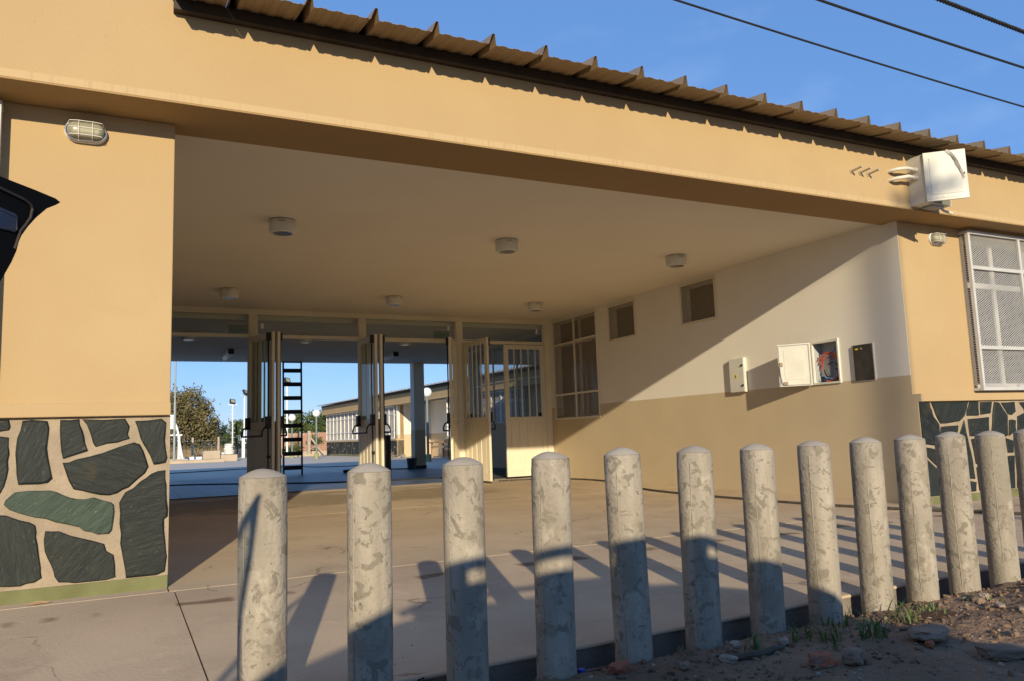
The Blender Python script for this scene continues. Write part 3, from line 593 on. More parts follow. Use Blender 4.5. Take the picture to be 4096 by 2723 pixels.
door_leaf(5.05, hy, -1, R_(60)); door_leaf(5.188, hy, 1, R_(-84)); door_leaf(6.848, 7.535, -1, 0, 'closed door leaf beside the white side wall')
# ---- grilles in the side wall
def wall_guard(y0_, y1_, z0_, z1_, vert, hor, win=True):
    f = MB(); w_ = 0.035; xa, xb = W-0.014, W+0.016
    f.box(xa, xb, y0_, y1_, z1_-w_, z1_).box(xa, xb, y0_, y1_, z0_, z0_+w_).box(xa, xb, y0_, y0_+w_, z0_+w_, z1_-w_).box(xa, xb, y1_-w_, y1_, z0_+w_, z1_-w_)
    for v in vert: f.box(xa-.001, xb, v-0.016, v+0.016, z0_+w_, z1_-w_)
    for h_ in hor: f.box(xa-.002, xb, y0_+w_, y1_-w_, h_-0.018, h_+0.018)
    g_ = f.build('window_guard', 'cream_metal', bld, bevel=0.003)
    la = lattice(y0_+.02, y1_-.02, z0_+.02, z1_-.02, 0.046, 0.026, 0.004, 0.003, lambda u, t, z: (W+0.003+t, u, z)).build('expanded_mesh', 'grille_metal', g_); stuff(la)
    return g_
gd1 = wall_guard(5.845, 7.375, 1.085, 2.915, [6.607], [1.54, 2.465]); wall_guard(4.706, 5.493, 2.303, 2.908, [], []); wall_guard(2.823, 3.594, 2.305, 2.910, [], [])
gd = wall_guard(7.76, 11.22, 1.09, 2.76, [8.9, 10.05], [1.95])
# window frames behind the grilles
for (a, b, c, d_) in holesR[:3]:
    f = MB(); f.box(W+0.12, W+0.16, a, b, c, c+0.05).box(W+0.12, W+0.16, a, b, d_-0.05, d_).box(W+0.12, W+0.16, a, a+0.05, c+.05, d_-.05).box(W+0.12, W+0.16, b-0.05, b, c+.05, d_-.05)
    if d_-c > 1: f.box(W+0.121, W+0.159, (a+b)/2-0.03, (a+b)/2+0.03, c+.05, d_-.05).box(W+0.122, W+0.158, a+.05, b-.05, 2.44, 2.49)
    wf = f.build('window', 'white_metal', bld)
    B(W+0.138, W+0.142, a+.05, b-.05, c+.05, d_-.05).build('pane', 'glass_dark', wf)
# ---- street windows with projecting guards
def street_window(x0, x1, label=None):
    z0_, z1_ = 1.17, 2.86
    f = MB(); f.box(x0, x1, 0.10, 0.15, z0_, z0_+.06).box(x0, x1, 0.10, 0.15, z1_-.06, z1_)
    n = max(2, round((x1-x0)/0.62))
    for k in range(n+1):
        x = x0+(x1-x0)*k/n; f.box(max(x0, x-.03), min(x1, x+.03), 0.101, 0.149, z0_+.06, z1_-.06)
    f.box(x0, x1, 0.102, 0.148, 2.30, 2.36)
    wn = f.build('window', 'white_metal', bld)
    B(x0, x1, 0.123, 0.127, z0_+.06, z1_-.06).build('pane', 'glass_dark', wn)
    MB().ring([[(x0+0.03*k, 0.22+0.02*math.sin(k*1.3), z) for k in range(int((x1-x0)/0.03))] for z in (z0_, z1_)], False, False).build('curtain', 'curtain_dim', wn)
    gx0, gx1 = x0-0.09, x1+0.09; yo = -0.10; gz0, gz1 = 1.14, 2.885; q = 0.036; g_ = MB()
    g_.box(gx0, gx1, yo-.02, yo+.02, gz1-q, gz1).box(gx0, gx1, yo-.02, yo+.02, gz0, gz0+q)
    g_.box(gx0, gx0+q, yo-.02, yo+.02, gz0+q, gz1-q).box(gx1-q, gx1, yo-.02, yo+.02, gz0+q, gz1-q)
    for z in (1.605, 2.475): g_.box(gx0+q, gx1-q, yo-.019, yo+.012, z-.02, z+.02)
    k = 1
    while gx0+0.92*k < gx1-0.3: g_.box(gx0+0.92*k-.02, gx0+0.92*k+.02, yo-.018, yo+.013, gz0+q, gz1-q); k += 1
    for x in (gx0+.002, gx1-.032): g_.box(x, x+.03, yo+.02, 0.0, gz0, gz0+.03).box(x, x+.03, yo+.02, 0.0, gz1-.03, gz1)
    gg = g_.build('window_guard', 'guard_grey', bld, bevel=0.003)
    stuff(lattice(gx0+.02, gx1-.02, gz0+.02, gz1-.02, 0.046, 0.026, 0.0048, 0.004, lambda u, t, z: (u, yo+0.015+t, z)).build('expanded_mesh', 'guard_grey', gg))
    for x in (gx0+.012, gx1-.012):
        sgn = 1
        stuff(lattice(yo+.03, -0.004, gz0+.05, gz1-.05, 0.046, 0.026, 0.005, 0.004, lambda u, t, z: (x+t, u, z)).build('side_mesh', 'guard_grey', gg))
street_window(-2.95, -1.03); street_window(8.05, 10.6)

# ------------------------------------------------------------------ bollards
BOL = [(0.137,-2.718,0.736),(0.481,-2.706,0.736),(0.836,-2.693,0.741),(1.197,-2.680,0.747),(1.559,-2.667,0.747),(1.915,-2.654,0.742),(2.288,-2.641,0.738),(2.659,-2.627,0.742),(3.020,-2.614,0.744),(3.370,-2.602,0.748),(3.726,-2.589,0.751),(4.091,-2.576,0.749),(4.452,-2.563,0.753),(4.815,-2.550,0.752)]
BR = 0.0745
def bollard(i, x, y, zt):
    lean = Matrix.Rotation(rnd.uniform(-0.009, 0.009), 4, 'X') @ Matrix.Rotation(rnd.uniform(-0.009, 0.009), 4, 'Y')
    n = 40; rings = []
    zb = -0.3; H = zt-zb
    for k in range(25):
        z = H*k/24; row = []
        for j in range(n):
            a = 2*math.pi*j/n
            r = BR + 0.0016*noise.noise(Vector((math.cos(a)*2+i*9, math.sin(a)*2, z*3))) + 0.0006*noise.noise(Vector((math.cos(a)*8+i*9, math.sin(a)*8, z*14)))
            if k == 24: r -= 0.003*(0.4+abs(noise.noise(Vector((math.cos(a)*3, math.sin(a)*3, i*7))))) + 0.012*max(0, noise.noise(Vector((math.cos(a)*2, math.sin(a)*2, i*5+2)))-0.35)
            row.append((r*math.cos(a), r*math.sin(a), z))
        rings.append(row)
    lab = ('', 'second', 'third', 'fourth', 'fifth', 'sixth', 'seventh', 'eighth', 'ninth', 'tenth', 'eleventh', 'twelfth', 'thirteenth', 'fourteenth')[i] + ' concrete bollard along the kerb, counted from the one with the horn-shaped shadow'
    if i == 0: lab = 'end bollard of the kerbside row with a dark horn-shaped shadow and rust fleck'
    b = MB().ring(rings).xf(lean).build('bollard', 'bollard', None, True, (x, y, zb))
    tag(b, lab, 'bollard', 'concrete bollards along the kerb')
    cap = []
    hc = 0.026 + rnd.uniform(-0.003, 0.004); dx = rnd.uniform(-0.008, 0.008)
    for k in range(9):
        t = k/8; r = (BR-0.0015)*(1-t); z = H + 0.0008 + hc*(1-(1-math.cos((1-t)*math.pi/2.05)))*0 + hc*math.sin(t*math.pi/2)**0.9
        cap.append([(max(r, 1e-4)*math.cos(2*math.pi*j/n)+dx*t, max(r, 1e-4)*math.sin(2*math.pi*j/n), z) for j in range(n)])
    MB().ring(cap).xf(lean).build('cap', 'bollard_cap', b, True)
    for sa in (rnd.uniform(3.55, 3.85),):
        MB().tube([((BR-0.0006)*math.cos(sa + 0.02*math.sin(z*7)), (BR-0.0006)*math.sin(sa + 0.02*math.sin(z*7)), z) for z in [0.28+0.08*q for q in range(int((H-0.3)/0.08)+1)]], 0.0022, 6).xf(lean).build('mould_seam', 'bollard', b, True)
    return b
for i, (x, y, z) in enumerate(BOL): bollard(i, x, y, z)

# ------------------------------------------------------------------ bulkhead lamps
def stadium(w_, h_, n=10):
    r = h_/2; c = w_/2-r; P = []
    for k in range(n+1): a = -math.pi/2 + math.pi*k/n; P.append((c+r*math.cos(a), r*math.sin(a)))
    for k in range(n+1): a = math.pi/2 + math.pi*k/n; P.append((-c+r*math.cos(a), r*math.sin(a)))
    return P
def bulkhead(x, z, w_, h_, label):
    t = thing('bulkhead_lamp', label, 'wall lamp', (x, 0, z), group='bulkhead lamps on the street front')
    S = lambda k, y: [(p[0]*k+0, y, p[1]*(1-(1-k)*w_/h_) if False else p[1]*k) for p in stadium(w_, h_)]
    def off(d, y): return [(px_, y, pz_) for px_, pz_ in stadium(w_+2*d, h_+2*d)]
    MB().ring([off(0, -0.0005), off(0, -0.022), off(-0.008, -0.028)]).build('base', 'white_metal', t, True)
    MB().ring([off(-0.010, -0.0285), off(-0.010, -0.034)]).build('gasket', 'black_plastic', t, True)
    MB().ring([off(-0.014, -0.034), off(-0.016, -0.055), off(-0.024, -0.070), off(-0.040, -0.080)]).build('lens', 'lamp_glass', t, True)
    MB().tube([(-w_*0.30, -0.05, 0), (w_*0.30, -0.05, 0)], 0.018, 10).build('bulb', 'globe', t, True)
    rim = stadium(w_-0.012, h_-0.012)
    MB().tube([(p[0], -0.040, p[1]) for p in rim + rim[:1]], 0.004, 6, False).build('guard_rim', 'chrome', t, True)
    zz = h_/2-0.006
    for gx in (-w_*0.16, w_*0.16):
        MB().tube([(gx, -0.04, -zz), (gx, -0.075, -zz*0.85), (gx, -0.088, -zz*0.4), (gx, -0.088, zz*0.4), (gx, -0.075, zz*0.85), (gx, -0.04, zz)], 0.0020, 6).build('guard_wire', 'white_metal', t, True)
    for gz in (-0.30*h_, 0.04*h_, 0.33*h_):
        hw = w_/2-0.02; MB().tube([(-hw, -0.045, gz), (-hw*0.9, -0.078, gz), (-hw*0.5, -0.0905, gz), (hw*0.5, -0.0905, gz), (hw*0.9, -0.078, gz), (hw, -0.045, gz)], 0.0020, 6).build('guard_wire', 'white_metal', t, True)
bulkhead(-0.508, 2.79, 0.235, 0.135, 'oval caged bulkhead lamp above the large green-slate corner')
bulkhead(7.57, 2.775, 0.235, 0.135, 'oval caged bulkhead lamp beside the white mesh window guard')

# ------------------------------------------------------------------ round ceiling lights
def ceiling_light(x, y, z, label, group):
    t = thing('ceiling_light', label, 'ceiling light', (x, y, z), group=group)
    MB().lathe([(0.118, 0.0), (0.118, -0.006)], 32).build('mount_plate', 'black_plastic', t, True)
    MB().lathe([(0.122, -0.0062), (0.125, -0.012), (0.125, -0.118), (0.118, -0.128), (0.092, -0.130), (0.088, -0.112)], 40).build('housing', 'lamp_white', t, True)
    MB().lathe([(0.086, -0.1125), (0.086, -0.127)], 28).build('reflector', 'reflector', t, True)
    for k in range(4):
        a = R_(-112 + 6.5*k); 
        b_ = B(-0.0022, 0.0022, -0.1262, -0.118, -0.040, -0.018).xf(Matrix.Rotation(a + math.pi/2, 4, 'Z')); b_.build('vent_slot', 'black_plastic', t)
for (x, y, lab) in ((1.076, 2.19, 'round ceiling light of the street-side row, farthest from the white side wall'), (3.482, 2.19, 'round ceiling light in the middle of the street-side row'), (5.832, 2.22, 'round ceiling light of the street-side row, next to the white side wall')):
    ceiling_light(x, y, HC-0.0005, lab, 'round porch ceiling lights')
for (x, y, lab) in ((1.022, 5.87, 'round ceiling light of the row by the doors, farthest from the white side wall'), (3.378, 5.85, 'round ceiling light in the middle of the row by the doors'), (5.764, 5.80, 'round ceiling light of the row by the doors, next to the white side wall')):
    ceiling_light(x, y, HC-0.0005, lab, 'round porch ceiling lights')
for (x, y, lab) in ((0.75, 9.3, 'round ceiling light inside the gallery behind the transom, near the corner pier'), (2.75, 9.3, 'round ceiling light inside the gallery behind the second transom pane'), (4.7, 9.3, 'round ceiling light inside the gallery behind the third transom pane')):
    ceiling_light(x, y, 2.7995, lab, 'round gallery ceiling lights')
for x, lab in ((1.72, 'long emergency tube light on the gallery ceiling behind the first opening'), (5.25, 'long emergency tube light on the gallery ceiling behind the third opening')):
    t = thing('tube_light', lab, 'tube light', (x, 12.15, 2.80), rz=R_(90), group='gallery tube lights')
    B(-0.62, 0.62, -0.06, 0.06, -0.05, -0.0005).build('housing', 'lamp_white', t, bevel=0.01)
    MB().lathe([(0.045, -0.61), (0.055, -0.59), (0.055, 0.59), (0.045, 0.61)], 16, (0, 0, -0.068), 'x').build('diffuser', 'globe', t, True)
    for q in (-0.635, 0.615): B(q, q+0.02, -0.058, 0.058, -0.11, -0.01).build('end_cap', 'black_plastic', t)
# exit signs, lettered on the inside face
def text_mesh(txt, size, mat, name):
    cu = bpy.data.curves.new(name, 'FONT'); cu.body = txt; cu.size = size; cu.align_x = 'CENTER'; cu.align_y = 'CENTER'; cu.extrude = 0.0006
    ob = bpy.data.objects.new(name, cu); col.objects.link(ob); bpy.context.view_layer.update()
    me = bpy.data.meshes.new_from_object(ob.evaluated_get(bpy.context.evaluated_depsgraph_get())); bpy.data.objects.remove(ob); bpy.data.curves.remove(cu)
    me.materials.clear(); me.materials.append(MATS[mat]); return me
for x, lab in ((1.40, 'clear hanging exit sign with green SALIDA lettering behind the first transom'), (4.95, 'clear hanging exit sign with green SALIDA lettering behind the third transom')):
    t = thing('exit_sign', lab, 'exit sign', (x, 7.95, 2.7995), group='gallery exit signs')
    B(-0.15, 0.15, -0.003, 0.003, -0.19, -0.035).build('plate', 'sign_clear', t); B(-0.15, 0.15, -0.02, 0.02, -0.034, -0.0005).build('housing', 'lamp_white', t)
    o = put(text_mesh('SALIDA', 0.085, 'exit_green', 'lettering'), 'lettering', t, (0, 0.0045, -0.115)); o.rotation_euler = (math.pi/2, 0, math.pi)

# ------------------------------------------------------------------ electrical boxes
# cabinet on the fascia, door ajar
t = thing('electrical_cabinet', 'white metal electrical cabinet with door ajar under peeling film on the fascia', 'cabinet', (6.735, YF, 2.955))
cb = MB(); d_ = 0.175; w_ = 0.385; h_ = 0.485
cb.box(0, w_, -0.008, -0.0005, 0, h_).box(0, 0.006, -d_, -0.008, 0, h_).box(w_-0.006, w_, -d_, -0.008, 0, h_).box(0.006, w_-.006, -d_, -0.008, 0, 0.006).box(0.006, w_-.006, -d_, -0.008, h_-0.006, h_)
cb.build('housing', 'box_white', t, bevel=0.003)
dr = MB().box(0, 0.375, -0.022, 0.0, -0.004, h_+0.004).build('door', 'box_white', t, loc=(0.0, -d_-0.001, 0), rz=R_(-43), bevel=0.006)
B(0.05, 0.325, -0.026, -0.0225, 0.06, h_-0.055).build('raised_field', 'box_white', dr, bevel=0.003)
MB().lathe([(0.010, 0), (0.010, -0.010)], 14, (0.345, -0.0225, h_*0.5), 'y').build('lock', 'black_plastic', dr, True)
cu = MB(); rr = []
for k in range(18):
    q = k/17; cx_ = 0.205+0.135*q**0.8; cz_ = h_+0.006-0.30*q**1.25; wv = 0.006*math.sin(q*14)
    rr.append([(cx_-0.010-wv, -0.024-0.004*math.sin(q*3.1), cz_-0.012), (cx_-0.002, -0.026-0.020*math.sin(q*3.1), cz_-0.002+wv), (cx_+0.010, -0.027-0.030*math.sin(q*3.1), cz_+0.006)])
cu.ring(rr, False, False); cu.build('film_flap', 'film', dr, True)
tr_ = MB(); rr = []
for k in range(16): q = k/15; rr.append([(0.006+0.30*q, -0.0228, 0.012), (0.006+0.30*q, -0.0245, 0.020+0.016*abs(math.sin(q*17)))])
tr_.ring(rr, False, False); tr_.build('torn_film_edge', 'film', dr)
MB().tube([(0.30, -0.10, 0.0), (0.33, -0.13, -0.045), (0.39, -0.17, -0.075)], 0.0135, 12).build('outlet_pipe', 'pvc', t, True)
B(0.12, 0.30, -0.15, -0.04, -0.02, -0.0005).build('cable_gland_plate', 'grey_inside', t)
for k, (z0_, zz) in enumerate(((3.285, 3.305), (3.195, 3.222))):
    p = thing('conduit_pipe', ('upper' if k == 0 else 'lower')+' curved cream conduit running from the fascia into the white cabinet', 'pipe', (6.455, YF, z0_), group='conduits entering the cabinet')
    MB().tube([(0, 0.03, 0), (0.0, -0.03, 0.0), (0.02, -0.075, 0.003), (0.06, -0.10, 0.008), (0.14, -0.105, zz-z0_), (0.272, -0.10, zz-z0_)], 0.0175, 14).build('pipe', 'pvc', p, True)
    MB().lathe([(0.0235, 0.235), (0.0235, 0.278)], 14, (0, -0.101, zz-z0_), 'x').build('collar', 'pvc', p, True)
for k, (x, lab) in enumerate(((5.925, 'cut conduit stub jutting from the fascia, farthest from the white cabinet'), (6.045, 'cut conduit stub jutting from the fascia, middle one of three'), (6.16, 'cut conduit stub jutting from the fascia, closest to the white cabinet'))):
    s_ = thing('pipe_stub', lab, 'pipe stub', (x, YF, 3.222), group='cut conduit stubs')
    MB().tube([(0, 0.03, 0), (0.0, -0.125, 0.012)], 0.0105, 12).build('pipe', 'pvc_grey', s_, True)
    MB().lathe([(0.026, 0.0), (0.024, -0.004), (0.012, -0.006)], 12, (0, 0, 0), 'y').build('broken_plaster_ring', 'mortar', s_, True)
# small box with warning sticker on the side wall
t = thing('fuse_box', 'shallow cream fuse box with yellow warning sticker on the side wall', 'fuse box', (W, 2.335, 1.29))
B(-0.050, -0.0005, 0.0, 0.275, 0.0, 0.445).build('housing', 'box_white', t, bevel=0.004)
B(-0.056, -0.0502, 0.006, 0.269, 0.006, 0.439).build('cover', 'box_white', t, bevel=0.004)
s_ = B(-0.0575, -0.0562, 0.135, 0.175, 0.185, 0.235).build('warning_sticker', 'yellow', t)
MB().add([(-0.0580, 0.141, 0.195), (-0.0580, 0.169, 0.195), (-0.0580, 0.155, 0.225)], [(0, 1, 2)]).build('warning_triangle', 'black_plastic', s_)
for z in (0.085, 0.345): MB().lathe([(0.015, 0), (0.013, -0.012)], 14, (-0.0565, 0.03, z), 'x').build('latch', 'black_plastic', t, True)
# meter box with open door
t = thing('meter_box', 'recessed grey meter box with open door and coiled coloured cables', 'meter box', (W, 0.86, 1.295))
mb_ = MB(); a, h_ = 0.392, 0.50
for (y0_, y1_, z0_, z1_) in ((0, a, 0, 0.024), (0, a, h_-0.024, h_), (0, 0.022, 0.024, h_-0.024), (a-0.022, a, 0.024, h_-0.024)): mb_.box(-0.020, 0.012, y0_, y1_, z0_, z1_)
mb_.build('frame', 'box_white', t, bevel=0.003)
bx_ = MB().box(0.150, 0.156, 0.012, a-0.012, 0.012, h_-0.012).box(0.0125, 0.15, 0.0125, 0.0165, 0.0125, h_-.0125).box(0.0125, 0.15, a-0.0165, a-0.0125, 0.0125, h_-.0125).box(0.0125, 0.15, 0.017, a-.017, 0.0125, 0.0165).box(0.0125, 0.15, 0.017, a-.017, h_-0.0165, h_-0.0125)
bx_.build('recess', 'grey_inside', t)
B(0.10, 0.149, 0.24, 0.372, 0.10, 0.36).build('meter_plate', 'box_white', t, bevel=0.003)
dr = MB().box(-0.022, 0.0, 0.0, 0.37, 0.0, h_).build('door', 'box_white', t, loc=(-0.022, a+0.002, 0), bevel=0.004)
dr.rotation_euler = (0, 0, R_(38))
for (y0_, y1_, z0_, z1_) in ((0.012, 0.358, 0.012, 0.020), (0.012, 0.358, h_-0.020, h_-0.012), (0.012, 0.020, 0.02, h_-0.02), (0.350, 0.358, 0.02, h_-0.02)): B(-0.030, -0.0222, y0_, y1_, z0_, z1_).build('door_seal', 'grey_inside', dr)
B(-0.0255, -0.0222, 0.075, 0.30, 0.075, h_-0.07).build('raised_field', 'box_white', dr, bevel=0.004)
MB().tube([(-0.034, 0.33, 0.03), (-0.046, 0.345, 0.15), (-0.040, 0.35, 0.25)], 0.005, 8).build('latch_rod', 'grey_inside', dr, True)
B(-0.045, -0.0225, 0.315, 0.352, 0.24, 0.285).build('latch', 'rock_pale', dr, bevel=0.006); B(-0.045, -0.0225, 0.27, 0.32, 0.015, 0.055).build('latch', 'rock_pale', dr, bevel=0.006)
def coil(cy, cz, r, x0, turns, ph, n=26, sq=1.0):
    return [(x0+0.012*math.sin(k*0.9), cy + r*math.cos(ph+2*math.pi*turns*k/n)*(1+0.04*math.sin(k*2.1)), cz + sq*r*math.sin(ph+2*math.pi*turns*k/n)) for k in range(n+1)]
for nm, mtl, args in (('red', 'cable_red', (0.19, 0.19, 0.155, 0.045, 0.75, 0.3)), ('red', 'cable_red', (0.18, 0.17, 0.145, 0.055, 0.8, 0.0)), ('blue', 'cable_blue', (0.17, 0.19, 0.13, 0.03, 0.5, 2.3)), ('red', 'cable_red', (0.20, 0.20, 0.165, 0.035, 0.7, 0.5)), ('black', 'cable_black', (0.17, 0.14, 0.11, 0.065, 0.9, 0.9)), ('black', 'cable_black', (0.15, 0.10, 0.08, 0.05, 0.6, 2.0))):
    MB().tube(coil(*args), 0.0065, 8).build('cable', mtl, t, True)
MB().tube([(0.06, 0.05, h_-0.03), (0.05, 0.10, h_-0.09), (0.05, 0.20, h_-0.19), (0.05, 0.03, 0.15)], 0.0065, 8).build('cable', 'cable_blue', t, True)
# black meter panel
t = thing('black_meter_box', 'flat black meter box lid set in the white side wall near the corner', 'meter panel', (W, 0.405, 1.292))
B(-0.012, -0.0005, 0.0, 0.262, 0.0, 0.405).build('frame', 'box_white', t, bevel=0.003); B(-0.026, -0.0122, 0.010, 0.255, 0.008, 0.398).build('cover', 'panel_black', t, bevel=0.004)
B(-0.0275, -0.0262, 0.185, 0.225, 0.345, 0.36).build('yellow_tag', 'yellow', t); MB().lathe([(0.013, 0), (0.013, -0.004)], 14, (-0.0262, 0.145, 0.355), 'x').build('lock', 'mortar', t, True)

# ------------------------------------------------------------------ hose, cables
def wiggle(pts, n=8, a=0.0):
    P = []; pts = [Vector(p) for p in pts]
    for i in range(len(pts)-1):
        p0, p1, p2, p3 = pts[max(i-1, 0)], pts[i], pts[i+1], pts[min(i+2, len(pts)-1)]
        for k in range(n):
            t = k/n; P.append(0.5*((2*p1) + (p2-p0)*t + (2*p0-5*p1+4*p2-p3)*t*t + (3*p1-p0-3*p2+p3)*t*t*t))
    P.append(pts[-1]); return P
fz = lambda x, y, r: (x, y, hz(y)+r)
hose = MB().tube(wiggle([fz(5.6, 7.05, .014), fz(6.25, 6.9, .014), fz(6.72, 6.2, .014), fz(6.70, 5.2, .014), fz(6.22, 3.75, .014), fz(6.10, 2.4, .014), fz(6.22, 0.6, .014), fz(6.60, -0.75, .014), fz(6.95, -1.6, .014), fz(7.6, -2.1, .014)]), 0.014, 8).build('garden_hose', 'hose', None, True)
tag(hose, 'dark hose lying along the foot of the side wall past the bollards', 'hose')
gz = 0.0605
h2 = MB().tube(wiggle([(-1.0, 10.9, gz+.012), (0.6, 11.9, gz+.012), (2.0, 10.8, gz+.012), (3.2, 9.55, gz+.012), (4.6, 9.0, gz+.012), (6.0, 8.8, gz+.012)]), 0.012, 8).build('floor_cable', 'cable_black', None, True)
tag(h2, 'black cable lying across the dark gallery tiles', 'cable')
cl = []
for k in range(44): a = k*0.42; r = 0.34+0.02*math.sin(k*1.7); cl.append((4.85+r*math.cos(a), 13.4+r*0.8*math.sin(a), gz+0.012+0.0016*k))
h3 = MB().tube(cl + [(5.6, 14.1, gz+.03), (6.4, 13.9, gz+.013)], 0.014, 8).build('coiled_hose', 'cable_black', None, True); tag(h3, 'black hose coiled on the gallery floor beside the column', 'hose')
h4 = MB().tube(wiggle([(-3.0, 20.4, .014), (1.2, 21.5, .014), (4.8, 22.6, .014), (5.6, 20.5, .014), (7.0, 20.1, .014)]), 0.014, 6).build('courtyard_hose', 'cable_black', None, True); tag(h4, 'dark hose strung across the shaded courtyard paving', 'hose')
# ladder against the gallery beam
t = thing('ladder', 'dark flat-rung ladder leaning upright against the gallery beam', 'ladder', (3.42, 13.90, 0.06))
for x in (-0.215, 0.215): MB().bar((x, 0, 0), (x, 0.075, 2.735), 0.035, 0.06).build('rail', 'black_metal', t)
for k in range(8):
    z = 0.18+0.333*k; MB().box(-0.197, 0.197, 0.075*z/2.78-0.012, 0.075*z/2.78+0.012, z-0.05, z+0.05).build('rung', 'black_metal', t)
B(-0.197, 0.197, 0.063, 0.087, 2.70, 2.73).build('top_rung', 'black_metal', t)
# bucket and dark board by the column
t = thing('bucket', 'dark plastic bucket standing against the gallery column', 'bucket', (6.42, 13.95, 0.0605))
MB().lathe([(0.105, 0.0), (0.135, 0.26), (0.142, 0.262), (0.142, 0.275), (0.130, 0.275), (0.10, 0.02)], 20).build('body', 'bucket', t, True)
MB().tube([(0.14*math.cos(a), 0.01, 0.25+0.07*math.sin(a)) for a in [math.pi*k/10 for k in range(11)]], 0.004, 6).build('handle', 'chrome', t, True)
t = thing('door_board', 'narrow dark board propped upright behind the middle door leaves', 'board', (4.30, 9.2, 0.0605), rz=R_(12))
B(-0.05, 0.05, -0.02, 0.02, 0.0, 0.86).build('board', 'black_metal', t); B(-0.07, 0.07, -0.06, 0.06, 0.0005, 0.02).xf(Matrix.Translation((0, 0.0, -0.0004))).build('foot', 'black_metal', t)

# ------------------------------------------------------------------ dirt verge in front of the kerb
def dz(x, y):
    d = kerb_y(x) - y
    base = -0.105 + 0.055*min(1, max(0, (d-0.02)/0.16)) - 0.05*min(1, max(0, (d-0.9)/1.6))
    base += 0.07*math.exp(-((d-0.62)/0.30)**2)*max(0, noise.noise(Vector((x*0.9, y*1.3, 4.0)))+0.35)*min(1, max(0, (x-0.9)/0.8))
    fade = min(1, max(0.15, d/0.2))
    n_ = 0.022*noise.noise(Vector((x*3, y*3, 0))) + 0.012*noise.noise(Vector((x*9, y*9, 2))) + 0.007*noise.noise(Vector((x*22, y*22, 5))) + 0.0035*noise.noise(Vector((x*50, y*50, 8)))
    return base + fade*n_
def axis(lo, hi, a, b, fine, coarse):
    out = [lo]
    while out[-1] < hi: out.append(out[-1] + (fine if a <= out[-1] <= b else coarse))
    return out
ax_, ay_ = axis(-9, 15, 0.4, 5.2, 0.016, 0.16), axis(0.0, 6.5, 0.0, 1.3, 0.014, 0.12)
vs_, fs_ = [], []
for i, x in enumerate(ax_):
    for j, d in enumerate(ay_):
        y = kerb_y(x)+0.004-d; vs_.append((x, y, dz(x, y)))
ny = len(ay_)
for i in range(len(ax_)-1):
    for j in range(ny-1): fs_.append((i*ny+j, i*ny+j+1, (i+1)*ny+j+1, (i+1)*ny+j))
me = bpy.data.meshes.new('dirt_verge'); me.from_pydata(vs_, [], fs_); me.materials.append(MATS['dirt'])
for p in me.polygons: p.use_smooth = True
vg = put(me, 'dirt_verge'); struct(vg)
bm = bmesh.new(); bm.from_mesh(me); bmesh.ops.recalc_face_normals(bm, faces=bm.faces)
if bm.faces[0].normal.z < 0: bmesh.ops.reverse_faces(bm, faces=bm.faces)
bm.to_mesh(me); bm.free()
def rock_mesh(name, mat, sx, sy, sz, seed, rough=0.28, sub=2, flat=0.0):
    bm = bmesh.new(); bmesh.ops.create_icosphere(bm, subdivisions=sub, radius=1)
    for v in bm.verts:
        p = v.co.copy(); k = 1+rough*noise.noise(p*1.3+Vector((seed*3.1, seed, 0)))+rough*0.5*noise.noise(p*3+Vector((seed, 5, seed)))
        p = Vector((max(-0.78, min(0.78, p.x)), max(-0.78, min(0.78, p.y)), max(-0.7, min(0.7, p.z))))*k if flat else p*k
        v.co = Vector((p.x*sx, p.y*sy, p.z*sz))
    me = bpy.data.meshes.new(name); bm.to_mesh(me); bm.free(); me.materials.append(MATS[mat]); return me
def rock(name, mat, x, y, s, label, cat, seed, rz=0.0, group=None, flat=1.0, lift=0.5):
    o = put(rock_mesh(name, mat, s[0]/2, s[1]/2, s[2]/2, seed, 0.25, 3, flat), name, None, (x, y, dz(x, y)+s[2]*(lift-0.12)), rz)
    return tag(o, label, cat, group)
